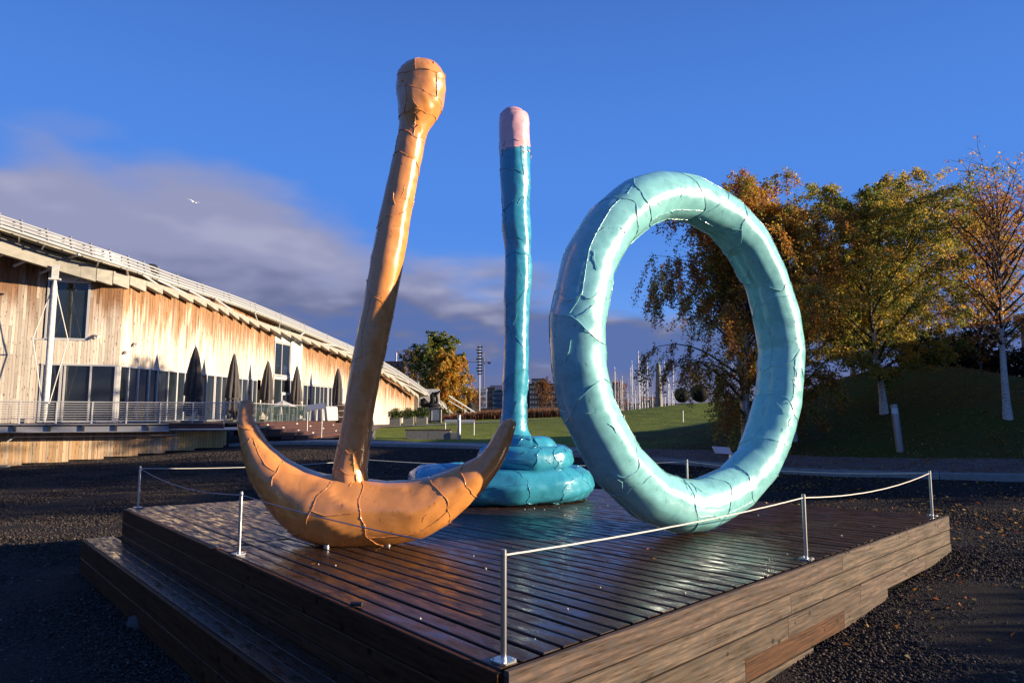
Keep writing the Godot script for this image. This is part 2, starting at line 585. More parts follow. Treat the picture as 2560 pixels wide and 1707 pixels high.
func ground():
	var wob := noise(81, 0.35, 3)
	var g := sheet(230, 200, func(s, t):
		var x: float = (s - 0.5) * 2.0
		x = signf(x) * (absf(x) * 40.0 + pow(absf(x), 6.0) * 1200.0)
		var z: float = 9.0 - (t * 110.0 + pow(t, 7.0) * 1500.0)
		var y := gy(x, z)
		if z > -30.0:
			y += 0.035 * wob.get_noise_2d(x, z)
		if z < kerb_z(clampf(x, -15, 33)) - 1.0 and z > -105.0:
			y -= 0.12
		return Vector3(x, y, z))
	put("ground", g, M.gravel, self, "structure")
	var tuft := noise(86, 0.45, 3)
	var l := sheet(190, 230, func(s, t):
		var xx: float = lerpf(-10.0, 34.0, s)
		var k := path_point(xx, PATH_W - 0.05, 0.0)
		var z: float = lerpf(k.z, -101.0, pow(t, 1.25))
		var x: float = k.x + (xx * 2.2 - k.x + 6.0) * t * 1.1
		x = maxf(x, lawn_left(z))
		return Vector3(x, gy(x, z) + 0.05 * tuft.get_noise_2d(x, z) * smoothstep(0.0, 0.05, t) + 0.12 - 0.02 * (1.0 - smoothstep(0.0, 0.02, t)), z))
	var soil_shade := noise(85, 0.16, 4)
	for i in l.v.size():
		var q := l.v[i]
		var k := smoothstep(3.0, 7.5, q.x + soil_shade.get_noise_2d(q.x, q.z) * 3.0) * smoothstep(-40.5, -37.0, q.z + soil_shade.get_noise_2d(q.z, q.x) * 3.0)
		var e := clampf(0.5 + 1.4 * soil_shade.get_noise_2d(q.x * 1.3 + 40.0, q.z * 1.3), 0.0, 1.0)
		l.c[i] = Color.WHITE.lerp(Color(0.40, 0.38, 0.38).lerp(Color(0.46, 0.32, 0.40), e), k)  # bank darkened in its colour to stand for shade, with browner soil patches
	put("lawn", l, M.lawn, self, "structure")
	# path behind the kerb
	var p := sheet(120, 6, func(s, t): return path_point(lerpf(-16.0, 34.0, s), lerpf(0.05, PATH_W, t), 0.085))
	put("path", p, M.kerb, self, "structure")
	var b := MB.new()
	var x := 2.0
	var setts: Node3D = Node3D.new()
	setts.name = "path_edge"
	setts.set_meta("kind", "structure")
	add_child(setts, true)
	var step := 0.0
	while x < 26.0:
		var dzx := (kerb_z(x + 0.3) - kerb_z(x - 0.3)) / 0.6
		step = 0.22 / sqrt(1.0 + dzx * dzx)
		var k := rng.randf_range(0.75, 1.15)
		var e := MB.new()
		e.col = Color(k, k * 0.95, k * 0.92)
		var q := path_point(x, 0.26, 0.115 + rng.randf_range(-0.008, 0.008))
		var q2 := path_point(x + step * 0.93, 0.26, 0.115)
		q2.y = q.y
		e.bar(q, q2, 0.19, 0.08, Vector3.UP, 0.012)
		put("sett", e, M.paver, setts)
		var row := 0
		var back := 0.42 + (0.0 if int(x * 10) % 2 == 0 else 0.0)
		while back < PATH_W - 0.05:
			k = rng.randf_range(0.7, 1.2)
			b.col = Color(k, k * rng.randf_range(0.9, 1.0), k * rng.randf_range(0.88, 1.0))
			var off := step * (0.5 if row % 2 else 0.0)
			var a := path_point(x + off, back, 0.10 + rng.randf_range(-0.005, 0.005))
			var a2 := path_point(x + off + step * 0.95, back, 0.10)
			a2.y = a.y
			b.bar(a, a2, 0.108, 0.05, Vector3.UP)
			back += 0.115
			row += 1
		x += step
	put("pavers", b, M.paver, self, "stuff")
	tag(get_node("pavers"), "reddish grey block paving of the path behind the kerb", "paving")
	# kerb stones
	var kerb := Node3D.new()
	kerb.name = "kerb"
	kerb.set_meta("kind", "structure")
	add_child(kerb, true)
	x = -15.8
	while x < 33.0:
		var dk := (kerb_z(x + 0.5) - kerb_z(x - 0.5))
		var l2 := 3.9 / sqrt(1.0 + dk * dk)
		var e := MB.new()
		var m := 5
		for i in m:
			var a := path_point(x + l2 * i / m, 0.0, 0.0)
			var c := path_point(x + l2 * (i + 1.0) / m - (0.012 if i == m - 1 else 0.0), 0.0, 0.0)
			e.bar(a + Vector3(0, -0.02, 0), c + Vector3(0, -0.02, 0), 0.16, 0.36, Vector3.UP, 0.015)
		put("kerb_stone", e, M.kerb, kerb)
		x += l2
	# brick path along the terrace stairs and across the lawn's far side
	var bp := sheet(10, 40, func(s, t):
		var z: float = lerpf(-40.9, -74.0, t)
		return Vector3(lerpf(-16.5, lawn_left(z) + 0.05, s), gy(lerpf(-16.5, lawn_left(z), s), z) + 0.11, z))
	put("brick_path", bp, M.paver, self, "structure")
	var cp := sheet(40, 4, func(s, t):
		var xx: float = lerpf(-12.5, 14.0, s)
		var z: float = lerpf(-66.0, -69.0, t) - 0.12 * xx
		return Vector3(xx, gy(xx, z) + 0.16, z))
	put("gravel_path", cp, M.concrete, self, "structure")
	var w := sheet(8, 8, func(s, t): return Vector3((s - 0.5) * 900.0, -1.0, lerpf(-96.0, -255.0, t)))
	var wm := mat(Color(0.02, 0.03, 0.04), 0.12)
	put("water", w, wm, self, "structure")
	# far wooded ridge beyond the town
	var hn := noise(83, 0.004, 4)
	var hill := sheet(160, 8, func(s, t):
		var xx: float = (s - 0.5) * 3200.0
		var y: float = (26.0 + 20.0 * hn.get_noise_2d(xx, 3.0) + 14.0 * exp(-pow((xx + 150.0) / 160.0, 2.0))) * sin(t * PI * 0.5)
		return Vector3(xx, y, -900.0 - t * 250.0))
	put("hills", hill, mat(Color(0.035, 0.045, 0.055), 0.95), self, "structure")

# ---------------------------------------------------------------- museum
var eave := PackedVector3Array([Vector3(-27.5, 11.75, -27.0), Vector3(-24.93, 11.23, -30.5), Vector3(-24.2, 11.06, -31.5), Vector3(-22.07, 10.43, -33.5), Vector3(-20.32, 9.95, -35.6), Vector3(-19.83, 9.87, -40.0), Vector3(-18.57, 9.68, -49.0), Vector3(-16.57, 8.82, -61.0), Vector3(-13.75, 7.40, -73.0), Vector3(-11.15, 5.28, -84.0), Vector3(-7.88, 2.42, -92.0)])
var wall_pts := PackedVector2Array([Vector2(-33.1, -31.6), Vector2(-20.9, -36.2), Vector2(-19.6, -45.0), Vector2(-19.2, -51.4), Vector2(-17.2, -63.8), Vector2(-14.5, -75.0), Vector2(-12.0, -86.0)])

func smooth_line(p: PackedVector3Array, per: int) -> PackedVector3Array:
	var o := PackedVector3Array()
	for i in p.size() - 1:
		var a := p[maxi(i - 1, 0)]
		var d := p[mini(i + 2, p.size() - 1)]
		for k in per:
			o.append(p[i].cubic_interpolate(p[i + 1], a, d, float(k) / per))
	o.append(p[-1])
	return o

func eave_y(x: float, z: float) -> float:
	var best := 1e9
	var y := 0.0
	for i in eave.size() - 1:
		var a := Vector2(eave[i].x, eave[i].z)
		var b := Vector2(eave[i + 1].x, eave[i + 1].z)
		var q := Geometry2D.get_closest_point_to_segment(Vector2(x, z), a, b)
		var d := q.distance_squared_to(Vector2(x, z))
		if d < best:
			best = d
			y = lerpf(eave[i].y, eave[i + 1].y, a.distance_to(q) / maxf(a.distance_to(b), 0.01))
	return y

# vertical boards along A-B between y0(s) and y1(s), leaving out the holes [s0, s1, y0, y1]
func boards(b: MB, a: Vector2, e: Vector2, y0: Callable, y1: Callable, holes: Array, tone: Callable, out: Vector2, width := 0.135):
	var u := (e - a).normalized()
	var length := a.distance_to(e)
	var s := 0.0
	var i := 0
	while s < length - 0.01:
		var w := minf(width, length - s)
		var mid := s + w / 2
		var p := a + u * mid
		var spans := [[float(y0.call(p)), float(y1.call(p))]]
		for h in holes:
			if mid > h[0] and mid < h[1]:
				var nx := []
				for sp in spans:
					var top: float = h[3] if h.size() < 5 else lerpf(h[3], h[4], (mid - h[0]) / (h[1] - h[0]))
					if h[2] > sp[0] + 0.02:
						nx.append([sp[0], minf(h[2], sp[1])])
					if top < sp[1] - 0.02:
						nx.append([maxf(top, sp[0]), sp[1]])
				spans = nx
		for sp in spans:
			var y: float = sp[0]
			while y < sp[1] - 0.02:
				var t: float = minf(y + rng.randf_range(0.9, 3.6), sp[1])
				if sp[1] - t < 0.4:
					t = sp[1]
				b.col = tone.call(p, (y + t) / 2.0, y, t)
				var o := out * rng.randf_range(-0.004, 0.010)
				var seg := 3
				for k in seg:
					var ya := lerpf(y, t, float(k) / seg) + (0.004 if k == 0 else 0.0)
					var yb := lerpf(y, t, float(k + 1) / seg)
					var c0: Color = tone.call(p, ya, y, t)
					var c1: Color = tone.call(p, yb, y, t)
					var first := b.v.size()
					b.prism(Vector3(p.x + o.x, ya, p.y + o.y), Vector3(p.x + o.x, yb, p.y + o.y), Vector3(out.x, 0, out.y), MB.rect(w - 0.010, 0.03), Vector2(rng.randf() * 3.0 if k == 0 else ya, rng.randf() * 3.0), k == seg - 1 or k == 0)
					for q in range(first, b.v.size()):
						b.c[q] = c0 if absf(b.v[q].y - ya) < absf(b.v[q].y - yb) else c1
				y = t
		s += width
		i += 1

func museum():
	var root := thing("museum_building", "long timber clad museum with a curved white roof and dark glazed terrace front", "building")
	var floor_y := 1.83
	var fn := noise(91, 0.9, 3)
	var fs := noise(92, 2.2, 2)
	# weathered boards: orange brown where the eaves keep them dry, bleached below, grey at the very bottom
	var tone := func(p: Vector2, y: float, ya: float, yb: float) -> Color:
		var top := eave_y(p.x, p.y)
		var k := (top - y) + 1.6 * fs.get_noise_2d(p.x * 1.7 + p.y * 2.1, y * 0.15) + 0.5 * fn.get_noise_2d(p.x * 5.0 + p.y * 7.0, ya)
		var c := Color(0.33, 0.18, 0.095).lerp(Color(0.76, 0.68, 0.57), smoothstep(1.2, 3.8, k))
		var j := 1.0 + 0.55 * fn.get_noise_2d((p.x + p.y * 1.3) * 30.0, ya * 3.0)
		c = c.lerp(Color(0.66, 0.60, 0.51), clampf(0.35 + 0.6 * fn.get_noise_2d(p.x * 9.0 + p.y * 11.0, yb * 2.0), 0.0, 0.7) * smoothstep(3.0, 5.0, k))
		return Color(c.r * j, c.g * j, c.b * j)
	# --- left wall (faces the camera), s runs from the corner to the left
	var fc := wall_pts[1]
	var f0 := wall_pts[0]
	var lo := Vector2(0.353, 0.936)
	var b := MB.new()
	var top := func(p: Vector2): return eave_y(p.x, p.y) + 0.25
	var bot := func(_p): return floor_y - 0.1
	var left_holes := [[0.02, 3.5, 0.0, 4.86], [1.5, 3.45, 6.1, 9.75, 9.95]]
	boards(b, fc, f0, bot, top, left_holes, tone, lo)
	put("wall", b, M.boards, root)
	# --- right wall, four stretches that bend away
	var plans := [
		[1, [[0.02, 8.88, 0.0, 4.85]]],
		[2, [[0.0, 6.43, 0.0, 4.86]]],
		[3, [[0.0, 0.55, 0.0, 4.87], [2.35, 7.2, 0.0, 9.5], [7.4, 12.58, 0.0, 4.9]]],
		[4, [[0.0, 3.0, 0.0, 4.9]]],
		[5, []],
	]
	for pl in plans:
		var a := wall_pts[pl[0]]
		var e := wall_pts[pl[0] + 1]
		var u := (e - a).normalized()
		b = MB.new()
		boards(b, a, e, func(p): return minf(floor_y - 0.1, gy(p.x, p.y)) if pl[0] >= 4 else floor_y - 0.1, top, pl[1], tone, Vector2(-u.y, u.x), 0.14)
		put("wall", b, M.boards, root)
	# closing walls and dark rooms behind the glass
	b = MB.new()
	for i in wall_pts.size() - 1:
		var a := wall_pts[i]
		var e := wall_pts[i + 1]
		var u := (e - a).normalized()
		var o := Vector2(-u.y, u.x) * -3.2
		b.bar(Vector3(a.x + o.x, 3.4, a.y + o.y), Vector3(e.x + o.x, 3.4, e.y + o.y), 0.2, 4.2)
		b.bar(Vector3(a.x + o.x * 0.5, 5.1, a.y + o.y * 0.5), Vector3(e.x + o.x * 0.5, 5.1, e.y + o.y * 0.5), 3.2, 0.2)
		b.bar(Vector3(a.x + o.x * 0.5, floor_y - 0.1, a.y + o.y * 0.5), Vector3(e.x + o.x * 0.5, floor_y - 0.1, e.y + o.y * 0.5), 3.2, 0.18)
	b.box(Vector3(-24, 8.2, -37.5), Vector3(6, 5.0, 0.2), 0.0, 0.36)
	b.box(Vector3(-21.6, 7.4, -58), Vector3(0.2, 5.0, 12))
	b.box(Vector3(-11.9, 3.6, -87), Vector3(0.4, 3.0, 1.8))
	put("inner_wall", b, M.inside, root)
	# --- windows
	var wl := (f0 - fc).normalized()
	_glazing(root, fc, wl, lo, 0.04, 3.48, floor_y, 4.86, [0.04, 1.25, 2.42, 2.58, 3.48], true)
	_glazing(root, fc, wl, lo, 1.5, 3.45, 6.1, 9.2, [1.5, 3.05, 3.45], false)
	b = MB.new()   # sloping white head of the upper window
	var h0 := fc + wl * 1.5 + lo * 0.03
	var h1 := fc + wl * 3.45 + lo * 0.03
	var th := MB.new()
	th.quad(Vector3(h0.x, 9.2, h0.y), Vector3(h1.x, 9.2, h1.y), Vector3(h1.x, 9.95, h1.y), Vector3(h0.x, 9.75, h0.y), Vector3(lo.x, 0, lo.y))
	th.bar(Vector3(h0.x, 9.19, h0.y), Vector3(h1.x, 9.19, h1.y), 0.1, 0.08)
	put("window_head", th, M.light_metal, root)
	for pl in [[1, 0.04, 8.86, 11], [2, 0.0, 6.4, 8], [3, 7.42, 12.5, 6], [4, 0.05, 2.95, 4]]:
		var a: Vector2 = wall_pts[pl[0]]
		var u: Vector2 = (wall_pts[pl[0] + 1] - a).normalized()
		var ms := []
		for k in int(pl[3]) + 1:
			ms.append(lerpf(pl[1], pl[2], float(k) / pl[3]) + (rng.randf_range(-0.12, 0.12) if k > 0 and k < pl[3] else 0.0))
		_glazing(root, a, u, Vector2(-u.y, u.x), pl[1], pl[2], floor_y, 4.86, ms, true)
	# tall glazed bay with a door, white panels beside it
	var a3 := wall_pts[3]
	var u3 := (wall_pts[4] - a3).normalized()
	var o3 := Vector2(-u3.y, u3.x)
	_glazing(root, a3, u3, o3, 2.4, 5.0, 5.35, 8.0, [2.4, 3.6, 5.0], false)
	_glazing(root, a3, u3, o3, 2.4, 7.15, floor_y, 5.15, [2.4, 3.7, 5.2, 6.2, 7.15], false)
	b = MB.new()
	for q in [[2.38, 4.95, 8.05, 9.3], [5.1, 7.15, 5.3, 9.0]]:
		var c0: Vector2 = a3 + u3 * q[0] + o3 * 0.02
		var c1: Vector2 = a3 + u3 * q[1] + o3 * 0.02
		b.bar(Vector3(c0.x, (q[2] + q[3]) / 2.0, c0.y), Vector3(c1.x, (q[2] + q[3]) / 2.0, c1.y), 0.08, q[3] - q[2])
	var c2 := a3 + u3 * 2.35
	var c3 := a3 + u3 * 7.2
	b.bar(Vector3(c2.x, 5.23, c2.y), Vector3(c3.x, 5.23, c3.y), 0.22, 0.12)
	put("white_panel", b, M.white, root)
	# white french door in the bay
	var door := MB.new()
	for q in [3.72, 4.42, 5.12]:
		var c0: Vector2 = a3 + u3 * q + o3 * 0.06
		door.bar(Vector3(c0.x, floor_y, c0.y), Vector3(c0.x, 4.0, c0.y), 0.12, 0.12, Vector3(o3.x, 0, o3.y))
	for yy in [floor_y + 0.25, 3.95]:
		var c0: Vector2 = a3 + u3 * 3.72 + o3 * 0.06
		var c1: Vector2 = a3 + u3 * 5.12 + o3 * 0.06
		door.bar(Vector3(c0.x, yy, c0.y), Vector3(c1.x, yy, c1.y), 0.10, 0.2 if yy > 3 else 0.5)
	put("door", door, M.white, root)
	# --- roof
	var e := smooth_line(eave, 6)
	var inner := PackedVector3Array()
	for q in e:
		inner.append(q + Vector3(-13.0, 1.2, -3.0))
	var rs := MB.new()
	for i in e.size() - 1:
		var q0 := e[i] + Vector3(-0.4, 0.2, -0.2)
		var q1 := e[i + 1] + Vector3(-0.4, 0.2, -0.2)
		rs.quad(q0, q1, inner[i + 1], inner[i], Vector3.UP)
		rs.quad(q0 - Vector3(0, 0.22, 0), q1 - Vector3(0, 0.22, 0), inner[i + 1] - Vector3(0, 0.3, 0), inner[i] - Vector3(0, 0.3, 0), Vector3.DOWN)
		rs.quad(q0, q1, q1 - Vector3(0, 0.22, 0), q0 - Vector3(0, 0.22, 0), Vector3(1, 0, 0.5))
	put("roof", rs, M.soffit, root)
	# white rails stacked along the eave, with small dark clamps
	for k in 4:
		var r := MB.new()
		var pp := PackedVector3Array()
		var rr := PackedFloat32Array()
		for q in e:
			pp.append(q + Vector3(-0.05 - 0.06 * k, 0.04 + 0.19 * k, -0.04 * k))
			rr.append(0.075 if k == 0 else 0.042)
		r.tube(pp, rr, 8)
		put("roof_rail", r, M.rail_white, root)
	var cl := MB.new()
	for i in range(4, e.size(), 2):
		for k in 4:
			cl.box(e[i] + Vector3(0.02 - 0.06 * k, 0.12 + 0.19 * k, -0.04 * k), Vector3(0.09, 0.07, 0.10))
	put("rail_clamps", cl, M.grey_metal, root, "stuff")
	# fascia between the rails, coloured grey for the shade there
	var fa := MB.new()
	for i in e.size() - 1:
		fa.quad(e[i] + Vector3(-0.42, 0.18, -0.2), e[i + 1] + Vector3(-0.42, 0.18, -0.2), e[i + 1] + Vector3(-0.5, 0.72, -0.25), e[i] + Vector3(-0.5, 0.72, -0.25), Vector3(1, 0.1, 0.5))
	put("roof_edge", fa, M.grey_metal, root)
	# --- saw-toothed beige beam under the eaves, one piece per tooth
	var bt := smooth_line(PackedVector3Array([Vector3(-28.6, 11.6, -28.5), Vector3(-25.71, 11.08, -31.5), Vector3(-24.85, 10.82, -32.4), Vector3(-23.28, 10.37, -34.0), Vector3(-20.8, 9.70, -36.4), Vector3(-19.6, 9.52, -43.0), Vector3(-18.8, 9.10, -50.0), Vector3(-17.3, 8.70, -58.0), Vector3(-15.7, 8.02, -67.0), Vector3(-13.6, 6.7, -75.0), Vector3(-11.6, 4.7, -84.0)]), 5)
	for i in bt.size() - 1:
		var p0 := bt[i]
		var p1 := bt[i + 1]
		var far := smoothstep(-34.5, -38.0, p0.z)
		var d0 := lerpf(0.80, 0.22, far)
		var d1 := lerpf(0.80, 0.48, far)
		if p0.x < -22.0:
			d0 = 0.82; d1 = 0.82
		var out := Vector3(p1.z - p0.z, 0, -(p1.x - p0.x)).normalized()
		if out.x < 0:
			out = -out
		var bm := MB.new()
		var t := out * 0.16
		for sg in [1.0, -1.0]:
			bm.quad(p0 + t * sg, p1 + t * sg, p1 + t * sg - Vector3(0, d1, 0), p0 + t * sg - Vector3(0, d0, 0), out * sg)
		bm.quad(p0 + t, p1 + t, p1 - t, p0 - t, Vector3.UP)
		bm.quad(p0 + t - Vector3(0, d0, 0), p1 + t - Vector3(0, d1, 0), p1 - t - Vector3(0, d1, 0), p0 - t - Vector3(0, d0, 0), Vector3.DOWN)
		bm.quad(p1 + t, p1 - t, p1 - t - Vector3(0, d1, 0), p1 + t - Vector3(0, d1, 0), p1 - p0)
		put("beam", bm, M.soffit, root)
	# brackets from beam to eave and to the wall
	for i in range(6, bt.size() - 3, 2):
		var k := i * (e.size() - 1) / (bt.size() - 1)
		var br := MB.new()
		br.bar(bt[i] - Vector3(0, 0.05, 0), e[k] - Vector3(0.1, 0.05, 0), 0.07, 0.10)
		br.bar(bt[i] - Vector3(0, 0.25, 0), bt[i] + Vector3(-1.6, -0.75, -0.4), 0.06, 0.10)
		put("bracket", br, M.light_metal, root)
	# round roof vent
	var vent := MB.new()
	vent.ball(Vector3(-20.6, 10.45, -38.4), Vector3(0.42, 0.38, 0.42), 12, 6)
	put("roof_vent", vent, M.black_metal, root)
	# mast column with tie rods
	var cx := -22.95
	var cz := -33.75
	var cm := MB.new()
	cm.tube(PackedVector3Array([Vector3(cx, 1.85, cz), Vector3(cx, 2.3, cz), Vector3(cx, 5.5, cz), Vector3(cx, 8.6, cz), Vector3(cx, 9.0, cz)]), PackedFloat32Array([0.07, 0.13, 0.15, 0.13, 0.06]), 14)
	cm.box(Vector3(cx, 9.35, cz), Vector3(0.30, 0.75, 0.06), 0.0, 0.35)
	cm.box(Vector3(cx, 9.0, cz), Vector3(0.5, 0.08, 0.2), 0.0, 0.35)
	var col := put("column", cm, M.white, root)
	cm = MB.new()
	var rd := Vector3(0.936, 0, -0.352)
	cm.pipe(Vector3(cx, 5.95, cz) - rd * 0.75, Vector3(cx, 5.95, cz) + rd * 0.75, 0.035)
	for sg in [-1.0, 1.0]:
		cm.pipe(Vector3(cx, 8.85, cz), Vector3(cx, 5.95, cz) + rd * 0.75 * sg, 0.022)
		cm.pipe(Vector3(cx, 2.0, cz), Vector3(cx, 5.95, cz) + rd * 0.75 * sg, 0.022)
	put("tie_rod", cm, M.white, col)
	# wall cameras and lamps
	for q in [[fc + wl * 1.08 + lo * 0.18, 6.36], [wall_pts[1] + (wall_pts[2] - wall_pts[1]).normalized() * 0.95 + Vector2(0.2, 0.03), 6.1], [wall_pts[1] + (wall_pts[2] - wall_pts[1]).normalized() * 0.3 + Vector2(0.12, 0.03), 5.6]]:
		var w := MB.new()
		var p := Vector3(q[0].x, q[1], q[0].y)
		w.bar(p - Vector3(0.16, -0.02, 0.10), p + Vector3(0.20, -0.06, 0.12), 0.11, 0.13, Vector3.UP, 0.02)
		w.pipe(p + Vector3(-0.03, -0.15, -0.1), p, 0.03)
		put("wall_camera", w, M.light_metal, root)
	# plinth boards under the balcony
	var p0 := Vector2(-30.2, -31.6)
	var p1 := Vector2(-15.4, -37.2)
	b = MB.new()
	var base_tone := func(p: Vector2, y: float, ya: float, yb: float) -> Color:
		var j := 1.0 + 0.5 * fn.get_noise_2d((p.x + p.y) * 30.0, ya * 3.0)
		var c := Color(0.60, 0.36, 0.17).lerp(Color(0.68, 0.55, 0.40), clampf(0.5 + 0.9 * fs.get_noise_2d(p.x * 1.5, 3.0), 0.0, 1.0))
		if p.x > -17.6:
			c = Color(0.72, 0.45, 0.18)
		return Color(c.r * j, c.g * j, c.b * j)
	boards(b, p0, p1, func(p): return floorf((gy(p.x, p.y) + 0.1) / 0.12) * 0.12, func(_p): return 1.38, [], base_tone, Vector2(0.354, 0.935), 0.14)
	put("plinth", b, M.boards, root)
	b = MB.new()
	b.bar(Vector3(-30.2, 0.2, -31.9), Vector3(-15.4, 0.2, -37.5), 0.3, 2.2)
	put("foundation", b, M.inside, root)
	b = MB.new()
	b.box(Vector3(-25.6, -0.42, -32.6), Vector3(3.2, 0.5, 0.9), 0.06, 0.36)
	put("concrete_footing", b, M.concrete, root)
	# white end wall with the sloping stair rail
	b = MB.new()
	b.box(Vector3(-10.4, 3.4, -86.2), Vector3(2.5, 4.2, 0.3))
	put("end_wall", b, M.white, root)
	b = MB.new()
	b.box(Vector3(-12.0, 3.7, -85.5), Vector3(0.7, 5.4, 0.5))
	put("corner_post", b, M.soffit, root)
	b = MB.new()
	b.pipe(Vector3(-7.9, 4.6, -85.6), Vector3(-3.7, 1.95, -86.0), 0.11)
	b.pipe(Vector3(-7.9, 4.0, -85.6), Vector3(-4.1, 1.75, -86.0), 0.07)
	for k in 4:
		var xx := -5.9 + k * 0.75
		b.pipe(Vector3(xx, 1.7, -85.7), Vector3(xx, 3.0 - k * 0.25, -85.7), 0.05)
	put("stair_rail", b, M.white, root)
	terrace()

func _glazing(root: Node3D, a: Vector2, u: Vector2, out: Vector2, s0: float, s1: float, y0: float, y1: float, mull: Array, curtains: bool):
	var f := MB.new()
	var at := func(s: float, y: float, d: float) -> Vector3:
		var p := a + u * s + out * d
		return Vector3(p.x, y, p.y)
	var up := Vector3(out.x, 0, out.y)
	f.bar(at.call(s0, y1 - 0.04, 0.0), at.call(s1, y1 - 0.04, 0.0), 0.14, 0.09)
	f.bar(at.call(s0, y0 + 0.05, 0.0), at.call(s1, y0 + 0.05, 0.0), 0.14, 0.10)
	for k in mull.size():
		var w := 0.075 if k % 3 else 0.11
		f.bar(at.call(clampf(mull[k], s0 + 0.05, s1 - 0.05), y0 + 0.1, 0.0), at.call(clampf(mull[k], s0 + 0.05, s1 - 0.05), y1 - 0.085, 0.0), w, 0.13, up)
	var win := put("window", f, M.light_metal, root)
	for k in mull.size() - 1:
		var g := MB.new()
		var p0: float = mull[k] + 0.03
		var p1: float = mull[k + 1] - 0.03
		var d := rng.randf_range(-0.035, -0.02)
		g.quad(at.call(p0, y0 + 0.08, d), at.call(p1, y0 + 0.08, d), at.call(p1, y1 - 0.07, d), at.call(p0, y1 - 0.07, d), up)
		put("pane", g, M.glass, win)
		if curtains and rng.randf() < 0.5:
			var c := MB.new()
			var w := (p1 - p0) * rng.randf_range(0.25, 0.6)
			var st := p0 if rng.randf() < 0.5 else p1 - w
			var m := 10
			for q in m:
				var sa := st + w * q / m
				var sb := st + w * (q + 1) / m
				var da := -0.45 + 0.05 * (1 if q % 2 else -1)
				var db := -0.45 + 0.05 * (-1 if q % 2 else 1)
				c.quad(at.call(sa, y0 + 0.1, da), at.call(sb, y0 + 0.1, db), at.call(sb, y1 - 0.1, db), at.call(sa, y1 - 0.1, da), up)
			put("curtain", c, M.curtain, win)

